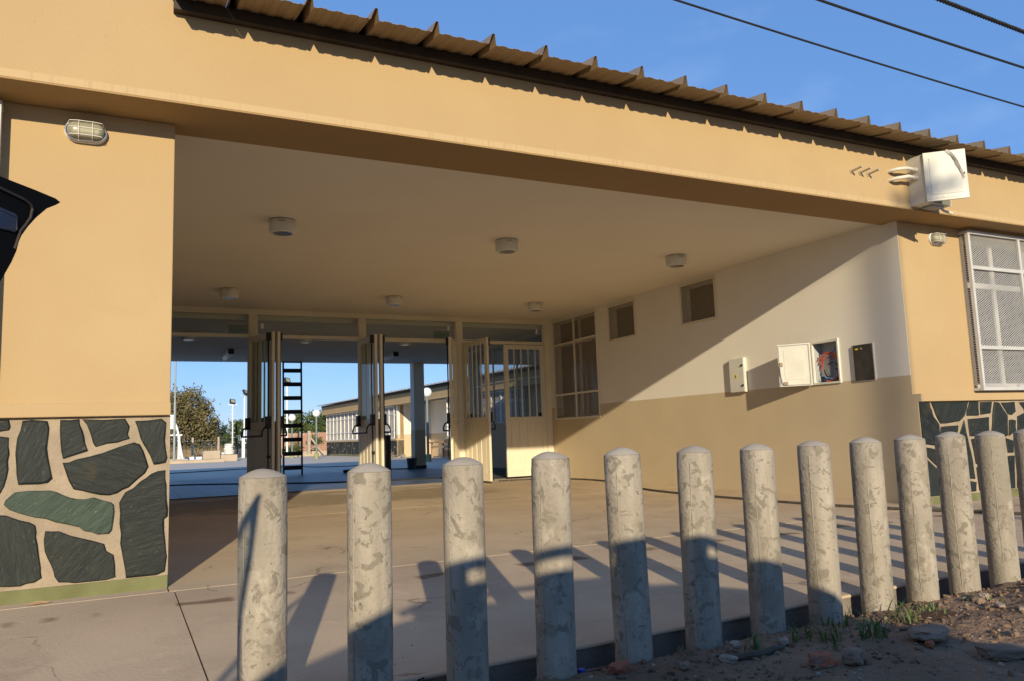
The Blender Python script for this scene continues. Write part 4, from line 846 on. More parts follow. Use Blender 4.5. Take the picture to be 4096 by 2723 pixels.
ROCKS = [
 ('brick_chunk', 'red_brick', 1.40, -2.80, (0.117, 0.068, 0.054), 'broken red brick chunk resting against a bollard foot', 'brick', 2, 0.25),
 ('brick_slab', 'rock', 2.64, -3.16, (0.243, 0.153, 0.054), 'flat dirty brick slab with an orange corner lying in the dirt', 'brick', 4, 0.35),
 ('orange_brick_bit', 'red_brick', 2.56, -3.22, (0.045, 0.036, 0.032), 'small bright orange brick bit on the flat brick slab', 'brick', 6, 0.2),
 ('stone_slab', 'rock', 2.72, -3.42, (0.234, 0.117, 0.061), 'long earthy stone slab tilted at the edge of the shadow', 'stone', 8, -0.5),
 ('stone', 'rock_pale', 1.96, -2.79, (0.059, 0.045, 0.043), 'pinkish stone beside a bollard foot near the kerb', 'stone', 9, 0.3),
 ('stone', 'rock_pale', 2.14, -2.88, (0.059, 0.045, 0.036), 'knobbly pale stone among the grass blades', 'stone', 10, 0.9),
 ('stone', 'rock', 2.16, -3.20, (0.090, 0.081, 0.072), 'round dark clod-like stone beside the reddish brick lump', 'stone', 11, 0.3),
 ('brick_lump', 'red_brick', 2.06, -3.14, (0.108, 0.072, 0.061), 'weathered reddish brick lump lying in the shaded dirt', 'brick', 12, -0.6),
 ('stone', 'rock_pale', 1.82, -2.91, (0.045, 0.081, 0.036), 'smooth pale elongated stone at the bark piece', 'stone', 13, 0.4),
 ('stone', 'rock', 3.42, -2.86, (0.059, 0.054, 0.036), 'sunlit round stone between the last bollards', 'stone', 14, 0.1),
 ('stone', 'rock_pale', 3.52, -2.82, (0.068, 0.054, 0.043), 'rough cream stone beside a sunlit grass tuft', 'stone', 15, 0.1),
 ('stone', 'rock', 3.00, -3.28, (0.041, 0.032, 0.029), 'small sunlit stone on the bare reddish dirt', 'stone', 16, 0.1),
 ('stone', 'rock', 2.66, -2.94, (0.081, 0.054, 0.036), 'grey stone beside the tallest grass tuft', 'stone', 17, 0.8),
 ('stone', 'rock_pale', 3.36, -3.00, (0.090, 0.045, 0.022), 'flat pale chip on the sunlit dirt', 'stone', 18, 0.8),
 ('stone', 'rock_pale', 3.36, -3.10, (0.050, 0.045, 0.025), 'pale lump of old mortar on the sunlit dirt', 'stone', 19, 0.8),
 ('stone', 'rock', 1.62, -2.90, (0.054, 0.045, 0.032), 'earthy clod-like stone at the dry grass', 'stone', 21, 0.8)]
for r_ in ROCKS: rock(*r_)
# gravel and clods: too many to count
gb = MB(); ico = rock_mesh('clod', 'rock', 1, 1, 1, 3, 0.5, 1)
iv = [tuple(v.co) for v in ico.vertices]; jf = [tuple(p.vertices) for p in ico.polygons]; bpy.data.meshes.remove(ico)
for mat_, nm, cnt, s0, s1 in (('dirt', 'clods', 3200, 0.0025, 0.016), ('rock_pale', 'gravel', 520, 0.0025, 0.011)):
    gb = MB()
    for k in range(cnt):
        x = rnd.uniform(0.7, 5.6); d = abs(rnd.gauss(0.45, 0.4)) + 0.01; y = kerb_y(x)-d
        s = s0+(s1-s0)*rnd.random()**3; rot = Matrix.Rotation(rnd.uniform(0, 6.3), 3, 'Z') @ Matrix.Rotation(rnd.uniform(0, 6.3), 3, 'X')
        sc = Vector((s*rnd.uniform(.7, 1.5), s*rnd.uniform(.7, 1.3), s*rnd.uniform(.5, 1.0))); z = dz(x, y)+s*0.25
        gb.add([tuple((rot @ Vector((v[0]*sc.x, v[1]*sc.y, v[2]*sc.z))) + Vector((x, y, z))) for v in iv], jf)
    o = gb.build(nm, mat_); stuff(o); o['label'] = 'loose earth clods scattered on the dirt verge' if nm == 'clods' else 'pale gravel bits scattered on the dirt verge'; o['category'] = 'gravel'
# pale grit on the pavement
gb = MB()
for k in range(700):
    x = rnd.uniform(-1.6, 6.8); y = -2.5+5.5*rnd.random()**1.3 if rnd.random() < 0.8 else rnd.uniform(2, 7.3)
    if x < 0.0 and y > -0.08: continue
    if x > 6.9: continue
    s = 0.0015+0.0045*rnd.random()**3; rot = Matrix.Rotation(rnd.uniform(0, 6.3), 3, 'Z')
    gb.add([tuple((rot @ Vector((v[0]*s*rnd.uniform(.8, 1.6), v[1]*s, v[2]*s*0.6))) + Vector((x, y, hz(y)+s*0.3))) for v in iv], jf)
o = gb.build('pavement_grit', 'rock_pale'); stuff(o); o['label'] = 'pale grit scattered over the concrete pavement'; o['category'] = 'grit'
# grass tufts
def tuft(x, y, n, h_, mat, label, seed, spread=0.05):
    r = random.Random(seed); mb = MB()
    for k in range(n):
        a = r.uniform(0, 6.28); L = h_*r.uniform(0.5, 1.1); bx0, by0 = r.gauss(0, spread*0.5), r.gauss(0, spread*0.5); lean = r.uniform(0.2, 0.9); wd = r.uniform(0.0025, 0.0055) if mat == 'grass' else r.uniform(0.001, 0.002)
        c, s = math.cos(a), math.sin(a); prev = None; rg = []
        for q in range(6):
            t = q/5; out = lean*L*t*t*0.8; zz = L*t*(1-0.35*lean*t*t); w2 = wd*(1-t**2)+0.0003
            rg.append([(bx0+out*c-w2*s, by0+out*s+w2*c, zz), (bx0+out*c, by0+out*s, zz-0.0012), (bx0+out*c+w2*s, by0+out*s-w2*c, zz)])
        mb.ring(rg, False, False)
    o = mb.build('grass_tuft', mat, None, True, (x, y, dz(x, y)-0.004)); return tag(o, label, 'grass')
TUFTS = [
 (1.99, -2.87, 10, 0.113, 'grass', 'short green grass tuft behind the knobbly pale stone', 1),
 (2.20, -2.88, 9, 0.090, 'grass', 'sparse green grass tuft next to the knobbly pale stone', 2),
 (2.31, -2.91, 27, 0.113, 'grass', 'spreading green grass tuft between two bollard feet', 3, 0.12),
 (2.48, -3.02, 24, 0.147, 'grass', 'tall bright green grass tuft in front of the brick slab', 4, 0.06),
 (2.86, -2.87, 13, 0.136, 'grass', 'sunlit grass tuft by the damp earth patch', 5, 0.05),
 (2.59, -2.75, 15, 0.080, 'grass', 'small grass tuft hugging a shaded bollard foot', 6, 0.07),
 (3.48, -2.84, 21, 0.056, 'grass', 'low grass tuft among sunlit stones', 7, 0.08),
 (3.12, -2.84, 18, 0.045, 'grass', 'tiny grass patch at the edge of the damp earth', 8, 0.06),
 (1.74, -2.77, 40, 0.05, 'dry_grass', 'dry straw tuft at the foot of a shaded bollard', 9, 0.05),
 (2.78, -2.86, 24, 0.06, 'dry_grass', 'dry straw tuft in the damp reddish earth', 10, 0.08),
 (2.34, -2.95, 22, 0.10, 'dry_grass', 'dead pale stalks among the shaded green grass', 11, 0.03)]
for q in TUFTS: tuft(*q)

# damp earth patch, rusty bar, scraps
dp = MB(); P = [(2.98, -2.89, 0.0)]; N = 26
for ring_, k in ((1, 0.5), (2, 1.0)):
    for j in range(N):
        a = 2*math.pi*j/N; r = k*(1+0.22*noise.noise(Vector((math.cos(a)*2, math.sin(a)*2, 7)))); P.append((2.98+0.20*r*math.cos(a)*1.25-0.02, -2.89+0.085*r*math.sin(a), 0))
P = [(x, y, dz(x, y)+0.004*(1 if i <= N else -1.0)) for i, (x, y, z) in enumerate(P)]
dp.add(P, [(0, 1+j, 1+(j+1) % N) for j in range(N)] + [(1+j, 1+N+j, 1+N+(j+1) % N, 1+(j+1) % N) for j in range(N)])
o = dp.build('damp_earth', 'damp_earth', None, True); stuff(o); o['label'] = 'dark reddish damp earth at the foot of the bollards'; o['category'] = 'earth'
rb = MB().tube([(x, kerb_y(x)-0.035+0.006*math.sin(x*9), dz(x, kerb_y(x)-0.035)+0.012) for x in [0.9+0.05*k for k in range(14)]], 0.006, 8).build('rusty_bar', 'red_brick', None, True)
tag(rb, 'thin rusty iron bar lying between the kerb and the bollards', 'iron bar')
t = thing('bottle_cap', 'small bright blue plastic cap in the dirt beside the red brick chunk', 'bottle cap', (1.30, -2.69, dz(1.30, -2.69)))
MB().lathe([(0.013, 0), (0.015, 0.004), (0.0145, 0.018), (0.011, 0.02)], 14).build('cap', 'blue_plastic', t, True)
rt_ = MB(); pts = wiggle([(1.80, -2.86, 0), (1.90, -2.91, 0), (2.02, -2.93, 0), (2.10, -2.92, 0)], 5)
rt_.tube([(p.x, p.y, dz(p.x, p.y)+0.012) for p in pts], [0.004+0.012*math.sin(math.pi*k/(len(pts)-1)) for k in range(len(pts))], 8)
tag(rt_.build('root_piece', 'bark', None, True), 'dark curved piece of bark lying on the dirt between bollards', 'bark')
cr_ = MB()
for k in range(9): 
    a = k*0.7; cr_.tube([(0.02*math.cos(a), 0.02*math.sin(a), 0.005), (0.03*math.cos(a+1), 0.025*math.sin(a+1), 0.03+0.006*k), (0.05*math.cos(a+.3), 0.02*math.sin(a+.5), 0.02+0.008*k)], 0.004, 5)
tag(cr_.build('plastic_scrap', 'black_plastic', None, True, (0.66, -2.60, dz(0.66, -2.60)+0.02)), 'crumpled black plastic scrap on the kerb between two bollards', 'scrap')
lf = MB().add([(0,0,0.004),(0.05,0.012,0.02),(0.10,0.0,0.006),(0.05,-0.016,0.008),(0.12,0.01,0.01)], [(0,3,1),(3,2,1),(2,4,1)]).build('dry_leaf', 'wood', None, False, (-0.72, -0.16, 0.0))
tag(lf, 'curled dry leaf lying at the foot of the green plinth', 'leaf')

# ------------------------------------------------------------------ parked car (behind the photographer; its front passenger door stands open)
SZ = -0.17; YC = -6.26
car = thing('parked_car', 'black hatchback parked along the verge with its door swung open', 'car', (0, YC, SZ))
ST = [(-2.32, 0.30, 0.52), (-2.25, 0.26, 0.70), (-2.0, 0.22, 0.84), (-1.5, 0.2, 0.93), (-1.05, 0.2, 0.985), (-0.92, 0.2, 1.03), (-0.80, 0.2, 1.12), (-0.67, 0.2, 1.20), (-0.46, 0.2, 1.285), (-0.31, 0.2, 1.34), (-0.05, 0.2, 1.375), (0.3, 0.2, 1.38), (0.65, 0.2, 1.38), (0.98, 0.2, 1.365), (1.32, 0.2, 1.325), (1.58, 0.22, 1.225), (1.76, 0.24, 1.10), (1.93, 0.27, 0.94), (2.0, 0.32, 0.70)]
def sect(x, zb, zt):
    belt = min(zt-0.015, 0.93); e = 0.04*max(0, (abs(x)-1.6))
    hw = 0.84-e; green = zt > 1.0
    top = hw-0.02 if not green else hw-0.06-0.12*min(1, (zt-1.0)/0.3)
    half = [(hw-0.08, zb), (hw-0.01, zb+0.10), (hw, min(0.55, zt-0.1)), (hw-0.02, belt-0.005), (top+0.012, zt-0.030 if green else zt-0.010), (top-0.05, zt-0.004), (0.0, zt+0.018)]
    return [(x, y, z) for y, z in half] + [(x, -y, z) for y, z in half[-2::-1]]
bm_ = MB().ring([sect(*s_) for s_ in ST])
# the open front doorway on the kerb side
bm_.f = [f for k, f in enumerate(bm_.f) if not (k < 13*(len(ST)-1) and k % 13 in (1, 2, 3) and -0.93 <= ST[k//13][0] < 0.9)]
bd = bm_.build('body', 'car_paint', car, True)
def car_glass(x0, x1, side):
    mb = MB(); st = [s_ for s_ in ST if x0 <= s_[0] <= x1]; rows = []
    for s_ in st:
        sc = sect(*s_); a, b = (Vector(sc[3]), Vector(sc[4])) if side > 0 else (Vector(sc[-4]), Vector(sc[-5])); nrm = Vector((0, side*0.004, 0.0015))
        rows.append([a.lerp(b, 0.1)+nrm, a.lerp(b, 0.9)+nrm])
    mb.ring(rows, False, False); mb.build('side_window', 'car_glass', car)
car_glass(-0.5, 0.3, -1); car_glass(0.31, 1.4, -1); car_glass(0.98, 1.4, 1)
for sd in (1, -1):                                  # roof rails
    MB().tube([(-0.28, sd*0.70, 1.352), (-0.16, sd*0.685, 1.40), (0.0, sd*0.68, 1.412), (0.4, sd*0.68, 1.420), (0.75, sd*0.68, 1.420), (1.0, sd*0.68, 1.405), (1.15, sd*0.69, 1.35)], 0.021, 10).build('roof_rail', 'car_trim', car, True)
    for x0, x1, z0_ in ((-0.22, -0.06, 1.33), (0.58, 1.02, 1.33)): B(x0, x1, sd*0.68-0.014, sd*0.68+0.014, z0_, 1.415).build('rail_foot', 'car_trim', car)
for x in (-1.45, 1.25):
    for sd in (1, -1):
        wh = MB().lathe([(0.20, -0.09), (0.28, -0.10), (0.30, -0.07), (0.30, 0.07), (0.28, 0.10), (0.20, 0.09)], 28, (x, sd*0.76, 0.30), 'y').build('wheel', 'rubber', car, True)
        MB().lathe([(0.05, -0.03), (0.19, -0.03), (0.20, 0.0), (0.19, 0.03), (0.05, 0.03)], 20, (x, sd*0.80, 0.30), 'y').build('rim', 'zinc', wh, True)
for sd in (1, -1): MB().lathe([(0.02, -0.03), (0.075, -0.02), (0.08, 0.03), (0.05, 0.05)], 16, (-2.24, sd*0.56, 0.66), 'x').build('headlight', 'lamp_glass', car, True)
# the open door: upper rear corner of the window frame comes into view
HD = Vector((-0.946, -5.33, 0)); ang = math.atan2(0.866, 0.5)
door = bpy.data.objects.new('door', None); col.objects.link(door); door.parent = car; door.location = HD - Vector((0, YC, SZ)); door.rotation_euler = (0, 0, ang)
z_ = lambda v: v
outer = [(0.0, 0.22), (0.05, 0.62), (0.06, 0.78), (0.20, 0.90), (0.42, 1.05), (0.60, 1.10), (0.85, 1.125), (1.104, 1.133), (1.155, 1.1355), (1.190, 1.1365), (1.199, 1.1345), (1.191, 1.129), (1.175, 1.120), (1.157, 1.104), (1.145, 1.091), (1.135, 1.078), (1.131, 1.070), (1.128, 1.059), (1.121, 1.045), (1.111, 1.029), (1.075, 0.975), (1.02, 0.93), (0.95, 0.87), (0.91, 0.80), (0.90, 0.45), (0.85, 0.22), (0.75, 0.10), (0.05, 0.08)]
inner = [(0.20, 0.80), (0.42, 0.97), (0.60, 1.050), (0.85, 1.095), (1.078, 1.106), (1.083, 1.06), (1.05, 1.00), (0.99, 0.945), (0.92, 0.885), (0.87, 0.82)]
quarter = [(1.094, 1.099), (1.122, 1.0985), (1.126, 1.096), (1.1265, 1.082), (1.122, 1.0785), (1.094, 1.076)]
def plate_with_hole(out_, inn, y0_, y1_):
    bm = bmesh.new(); sets = []
    for y in (y0_, y1_):
        rows = []
        for loop in (out_, inn):
            vv = [bm.verts.new((p[0], y, z_(p[1]))) for p in loop]; ee = [bm.edges.new((vv[i], vv[(i+1) % len(vv)])) for i in range(len(vv))]; rows.append((vv, ee))
        bmesh.ops.triangle_fill(bm, use_beauty=True, edges=rows[0][1]+rows[1][1]); sets.append(rows)
    for q in (0, 1):
        a, b = sets[0][q][0], sets[1][q][0]
        for i in range(len(a)): j = (i+1) % len(a); bm.faces.new((a[i], a[j], b[j], b[i]))
    bmesh.ops.recalc_face_normals(bm, faces=bm.faces); me = bpy.data.meshes.new('door_shell'); bm.to_mesh(me); bm.free(); return me
me = plate_with_hole(outer, inner, -0.004, 0.008); me.materials.append(MATS['car_paint']); put(me, 'door_shell', door)
MB().poly([(p[0], z_(p[1])) for p in inner], 0.001, 0.003).build('door_glass', 'glass', door)
MB().poly([(p[0], z_(p[1])) for p in quarter], -0.0042, -0.0055).build('quarter_glass', 'car_glass', door)
seal = [(0.85, 1.112), (1.06, 1.121), (1.135, 1.1185), (1.146, 1.1165), (1.1495, 1.112), (1.147, 1.101), (1.139, 1.090), (1.132, 1.082), (1.128, 1.071), (1.124, 1.060)]
MB().tube([(p[0], -0.0045, z_(p[1])) for p in seal], 0.0018, 6).build('weather_seal', 'steel_dark', door, True)
bead = [(0.86, 1.082), (1.106, 1.096), (1.124, 1.0945), (1.125, 1.081), (1.106, 1.0785)]
MB().tube([(p[0], -0.0045, z_(p[1])) for p in bead], 0.0014, 6).build('window_bead', 'steel_dark', door, True)
B(0.10, 0.66, -0.035, -0.0045, z_(0.12), z_(0.76)).build('door_trim', 'car_trim', door, bevel=0.02)
B(0.70, 0.86, 0.0085, 0.035, z_(0.62), z_(0.66)).build('handle', 'car_paint', door, bevel=0.008)

# ------------------------------------------------------------------ overhead cables
def cable(name, label, pa, pb, r, sag, twist=False):
    pa, pb = Vector(pa), Vector(pb); d = pb-pa; A, Bq = pa-d*2.2, pb+d*3.0; n = 90; P = []
    for k in range(n+1):
        t = k/n; p = A.lerp(Bq, t); tt = (t*6.2-2.2); p.z += sag*(tt*(tt-1)); P.append(p)
    if not twist: o = MB().tube(P, r, 8).build(name, 'cable_black', None, True); return tag(o, label, 'cable', 'overhead power cables')
    t_ = thing(name, label, 'cable', P[0], group='overhead power cables')
    fine = [P[0].lerp(P[-1], 0)]
    Q = []
    for k in range(n): 
        for q in range(8): Q.append(P[k].lerp(P[k+1], q/8))
    for s_ in range(3):
        MB().tube([q + Vector((0, r*1.05*math.cos(i*0.55+s_*2.094), r*1.05*math.sin(i*0.55+s_*2.094))) - P[0] for i, q in enumerate(Q)], r, 6).build('strand', 'cable_black', t_, True)
cable('power_cable', 'thin overhead cable crossing lowest, just above the roof ribs', (3.368, -1, 4.027), (7.678, -1, 3.889), 0.0085, 0.05)
cable('power_cable', 'medium overhead cable, middle one of three against the sky', (4.897, -1, 4.380), (7.757, -1, 4.312), 0.0115, 0.025)
cable('twisted_cable', 'thick twisted overhead cable, highest of three against the sky', (6.526, -1, 4.755), (7.83, -1, 4.705), 0.011, 0.006, True)

# ------------------------------------------------------------------ far wing of the school
T0 = Vector((10.645, 41.15, 0)); rz = math.atan2(-1.0, 0.03)
fb = thing('school_wing', 'low tan school wing with dark stone base and white window guards across the courtyard', 'building', (T0.x, T0.y, 0), rz)
Lw = 26.0; R1, R2 = 12.1, 17.85; DP = 1.6
zS, zW0, zW1, zF, zE = 0.77, 0.85, 2.36, 2.42, 2.92
def fbox(n_, mt_, *a, bevel=0.0): return B(*a).build(n_, mt_, fb, bevel=bevel)
def far_wall(x0, x1):
    fbox('wall', 'stucco', x0, x1, 0.12, 0.3, zS, zF+0.1)
    base = fbox('stone_base', 'mortar', x0, x1, -0.03, 0.3, 0.06, zS-0.001); fbox('green_plinth', 'plinth_green', x0, x1, -0.034, 0.3, -0.15, 0.0595)
    fbox('sill', 'stucco_band', x0-0.02, x1+0.02, -0.09, 0.3, zS, zW0-0.01)
    # irregular dark slabs
    sm = MB(); x = x0+0.01
    while x < x1-0.1:
        wd_ = min(rnd.uniform(0.16, 0.36), x1-0.01-x); zz = 0.075; jl = rnd.uniform(0.05, 0.2)
        tops = [0.075] + sorted(rnd.uniform(0.2, 0.62) for _ in range(rnd.choice((0, 1, 1)))) + [zS-0.015]
        sk = rnd.uniform(-0.16, 0.16)
        for a, b in zip(tops[:-1], tops[1:]):
            if b-a < 0.08: continue
            o = lambda: rnd.uniform(-0.015, 0.015); g_ = 0.022
            k1, k2 = sk*(a-0.4), sk*(b-0.4)
            sm.poly([(x+g_+k1+o(), a+g_+o()), (x+wd_/2+k1, a+g_+o()*2), (x+wd_-g_+k1+o(), a+g_+o()), (x+wd_-g_+k2+o(), b-g_+o()), (x+wd_/2+k2, b-g_+o()*2), (x+g_+k2+o(), b-g_+o())], -0.03, -0.042, 0.004)
        x += wd_
    stuff(sm.build('stones', 'slate', base))
far_wall(0.0, R1); far_wall(R2, Lw)
fbox('back_wall', 'stucco', 0, Lw, 6.0, 6.2, -0.1, 3.2); fbox('end_wall', 'stucco', 0.0, 0.2, 0.3, 6.0, -0.1, 3.0)
# entrance recess
fbox('recess_wall', 'white_paint', R1-0.2, R1, 0.0, DP, 1.03, zF); fbox('recess_dado', 'dado_paint', R1-0.2, R1, 0.001, DP, -0.1, 1.0297)
fbox('recess_back', 'white_paint', R1-0.2, R2+0.2, DP+0.001, DP+0.2, 1.03, zF+0.1); fbox('recess_back_dado', 'dado_paint', R1-0.2, R2+0.2, DP+0.001, DP+0.2, -0.1, 1.0297)
fbox('recess_wall', 'white_paint', R2, R2+0.2, 0.301, DP, -0.1, zF)
fbox('recess_ceiling', 'ceiling_white', 0, Lw, 0.301, 6.0, zF+0.101, zF+0.2)
fbox('fascia', 'stucco', -0.25, Lw, -0.26, 0.3, zF, zE-0.08); fbox('fascia_band', 'stucco_band', -0.25, Lw, -0.275, 0.29, zF-0.05, zF-0.0005)
fbox('eaves_purlin', 'steel_dark', -0.1, Lw, -0.32, -0.262, zE-0.11, zE-0.02)
rfm = MB().add([(-0.3, -0.55, zE-0.02), (Lw, -0.55, zE-0.02), (Lw, 6.3, zE+0.9), (-0.3, 6.3, zE+0.9), (-0.3, -0.55, zE), (Lw, -0.55, zE), (Lw, 6.3, zE+0.92), (-0.3, 6.3, zE+0.92)], [(0,3,2,1),(4,5,6,7),(0,1,5,4),(2,3,7,6),(1,2,6,5),(3,0,4,7)]).build('roof', 'zinc', fb)
rbm = MB().bar((0, -0.552, zE+0.02), (0, 6.3, zE+0.94), 0.05, 0.05).mesh('rib', 'zinc')
for k in range(62): put(rbm, 'rib', rfm, (-0.1+0.42*k, 0, 0))
fbox('parapet', 'stucco_band', -0.1, 7.0, 5.7, 6.0, 3.2, 3.95)
def far_window(x0, x1):
    f = MB(); q = 0.05; n = max(1, round((x1-x0)/1.5))
    f.box(x0, x1, -0.06, -0.02, zW0, zW0+q).box(x0, x1, -0.06, -0.02, zW1-q, zW1)
    for k in range(n*2+1):
        x = x0+(x1-x0)*k/(2*n); ww = 0.035 if k % 2 == 0 else 0.02; f.box(max(x0, x-ww), min(x1, x+ww), -0.061, -0.022, zW0+q, zW1-q)
    for z in (zW0+0.40, zW1-0.38): f.box(x0, x1, -0.062, -0.021, z-0.018, z+0.018)
    wg = f.build('window_guard', 'white_metal', fb)
    stuff(lattice(x0, x1, zW0+.02, zW1-.02, 0.06, 0.034, 0.0065, 0.004, lambda u, t, z: (u, -0.02+t, z)).build('expanded_mesh', 'guard_grey', wg))
    g_ = MB(); 
    for k in range(n*2+1):
        x = x0+(x1-x0)*k/(2*n); g_.box(max(x0, x-.04), min(x1, x+.04), 0.06, 0.10, zW0, zW1)
    g_.box(x0, x1, 0.061, 0.099, zW1-0.45, zW1-0.38)
    wn = g_.build('window', 'cream_metal', fb); B(x0, x1, 0.08, 0.084, zW0, zW1).build('pane', 'glass_far', wn); B(x0, x1, 0.105, 0.11, zW0, zW1).build('curtain', 'curtain', wn)
for a, b in ((0.02, 2.98), (3.02, 5.98), (6.02, 8.9), (8.94, 11.8), (R2+0.02, 20.9), (21.0, 24.0)): far_window(a, b)
# workbench in the recess
wb = thing('workbench', 'rough wooden workbench with planks and tools in the far wing recess', 'workbench', (11.75, 24.9, 0.0), rz)
B(-1.2, 0.9, -0.3, 0.35, 0.60, 0.66).build('top', 'wood', wb)
for x in (-1.05, 0.75):
    for y in (-0.24, 0.28): B(x-0.04, x+0.04, y-0.03, y+0.03, 0.0, 0.5995).build('leg', 'wood', wb)
B(-1.0, 0.7, -0.28, -0.25, 0.42, 0.50).build('rail', 'wood', wb); B(-1.0, 0.7, 0.30, 0.325, 0.05, 0.30).build('rail', 'wood', wb)
for k, (x, w_, h_) in enumerate(((-0.7, 0.9, 0.05), (0.1, 0.5, 0.09))): tag(B(-w_/2, w_/2, -0.08, 0.08, 0, h_).build('plank', 'wood', None, False, (11.75+0.1*k, 24.9-x, 0.6605), rz), ('long' if k == 0 else 'short thick')+' wooden plank lying on the workbench', 'plank')
tag(B(-0.09, 0.09, -0.06, 0.06, 0, 0.12).build('tool_case', 'black_plastic', None, False, (11.7, 24.35, 0.6605), rz, 0.01), 'small dark tool case on the workbench', 'tool case')
sc = MB()
for k in range(14):
    c = Vector((rnd.gauss(0, .35), rnd.gauss(0, .2), 0)); sc.add([(c.x+rnd.uniform(-.2,.2), c.y+rnd.uniform(-.2,.2), rnd.uniform(0.0,.22)) for _ in range(4)], [(0,1,2),(0,2,3)])
o = sc.build('rubbish_heap', 'scrap', None, False, (10.15, 27.6, 0.01)); tag(o, 'heap of crumpled plastic and paper rubbish by the far wing', 'rubbish')

# ------------------------------------------------------------------ courtyard furniture
def globe_lamp(x, y, zc, label, r=0.185):
    t = thing('globe_lamp', label, 'lamp post', (x, y, 0.0), group='globe lamps in the courtyard')
    MB().lathe([(0.11, 0), (0.11, 0.24), (0.06, 0.27)], 16).build('foot', 'pole_green', t, True)
    MB().tube([(0, 0, 0.24), (0, 0, zc-r*0.9)], 0.045, 12).build('post', 'teal_pole', t, True)
    MB().lathe([(r*math.sin(math.pi*k/14), -r*math.cos(math.pi*k/14)) for k in range(15)], 22, (0, 0, zc)).build('globe', 'globe', t, True)
globe_lamp(8.36, 33.7, 2.23, 'white globe lamp beside the corner of the far wing'); globe_lamp(8.10, 38.5, 2.18, 'white globe lamp seen through the ladder rungs', 0.20); globe_lamp(9.44, 20.9, 2.44, 'white globe lamp just past the gallery column', 0.175)
def flood_pole(x, y, zt, label, r, rot):
    t = thing('floodlight_pole', label, 'light pole', (x, y, -0.06), rot, 'white floodlight poles')
    MB().tube([(0, 0, 0), (0, 0, zt)], r, 10).build('pole', 'white_pole', t, True)
    for k in range(int(zt/0.33)-2): MB().tube([(-0.17, -0.0, 0.75+0.33*k), (0.17, 0.0, 0.75+0.33*k)], 0.014, 5).build('climbing_peg', 'white_pole', t)
    B(-0.35, 0.35, -0.03, 0.03, zt, zt+0.05).build('crossarm', 'white_pole', t)
    h_ = B(-0.19, 0.19, -0.07, 0.07, -0.17, 0.17).build('floodlight', 'black_metal', t, False, (-0.05, -0.08, zt+0.26)); h_.rotation_euler = (R_(-28), R_(8), 0)
    B(-0.14, 0.14, -0.078, -0.0705, -0.12, 0.12).build('lens', 'lamp_glass', h_)
flood_pole(7.0, 55.0, 3.75, 'white floodlight pole behind the stacked sacks', 0.055, 0.25); flood_pole(7.15, 50.0, 4.1, 'white floodlight pole with climbing pegs beside the first door leaf', 0.055, 0.9); flood_pole(8.67, 43.0, 4.35, 'white floodlight pole seen through the ladder', 0.055, 0.5)
t = thing('short_post', 'short white post beside the pegged floodlight pole', 'post', (6.85, 48.5, -0.06)); MB().tube([(0, 0, 0), (0, 0, 1.42)], 0.06, 10).build('shaft', 'white_pole', t, True); B(-0.12, 0.12, -0.12, 0.12, -0.001, 0.03).build('base_plate', 'white_pole', t)
t = thing('flag_pole', 'tall thin grey pole rising beside the basketball backboard', 'pole', (2.27, 40.0, 0.0))
MB().tube([(0, 0, 0), (0, 0, 3.2)], 0.062, 10).build('lower_tube', 'pole_grey', t, True); MB().tube([(0, 0, 3.2), (0, 0, 7.0)], 0.046, 10).build('upper_tube', 'pole_grey', t, True)
t = thing('basketball_hoop', 'white basketball backboard on a curved steel stand', 'basketball hoop', (2.75, 45.0, 0.0))
for y in (-0.35, 0.35):
    MB().tube(wiggle([(0.25, y, 0.10), (0.12, y, 0.75), (0.0, y, 1.45), (-0.10, y, 1.95), (-0.35, y, 2.45), (-0.75, y, 2.62)], 4), 0.055, 8).build('curved_post', 'white_pole', t, True)
    MB().tube([(0.05, y, 0.10), (0.06, y, 1.5)], 0.045, 8).build('strut', 'white_pole', t, True)
for k in range(4): B(-1.15, -0.25, -0.62, -0.58, 1.85+0.21*k, 1.85+0.21*k+0.195).build('board_panel', 'white_pole', t)
MB().tube([(-1.2, -0.4, 1.49), (0.2, -0.4, 1.49)], 0.045, 8).build('crossbar', 'white_pole', t, True); MB().tube([(-0.3, -0.4, 1.49), (-0.12, -0.4, 1.95)], 0.035, 8).build('brace', 'white_pole', t, True)
B(-1.4, 0.5, -0.7, 0.7, 0.0005, 0.10).build('base_slab', 'bare_concrete', t)
def block(nm, x0, x1, y0, y1, z1, label): tag(B(x0, x1, y0, y1, 0.0005, z1).build(nm, 'bare_concrete', None, bevel=0.012), label, 'concrete block', 'concrete blocks in the courtyard')
block('concrete_step', -2.0, 4.35, 36.0, 37.0, 0.15, 'long low concrete step edging the sports court'); block('concrete_block', 3.45, 4.25, 37.05, 37.7, 0.55, 'square raised concrete block on the low step'); block('concrete_block', 4.28, 5.08, 37.05, 38.2, 0.33, 'lower concrete block carrying the stacked sacks'); block('concrete_block', 4.40, 5.0, 38.25, 39.4, 0.42, 'concrete ledge right behind the stacked sacks')
sk = rock_mesh('sack', 'sack', 0.30, 0.22, 0.075, 5, 0.18, 3, 1.0)
for p in sk.polygons: p.use_smooth = True
for k in range(5):
    o = put(sk, 'cement_sack', None, (4.72+0.03*math.sin(k*2.2), 37.6, 0.40+0.108*k), 0.3*math.sin(k*1.7)); o.scale = (1-0.04*k, 1, 1)
    tag(o, ('lowest', 'second lowest', 'middle', 'second highest', 'topmost')[k]+' white sack in the stack on the concrete block', 'sack', 'stacked white sacks')
o = put(sk, 'cement_sack', None, (4.42, 37.5, 0.40), 1.2); o.scale = (0.5, 0.6, 0.9); tag(o, 'small slumped white sack at the side of the sack stack', 'sack', 'stacked white sacks')
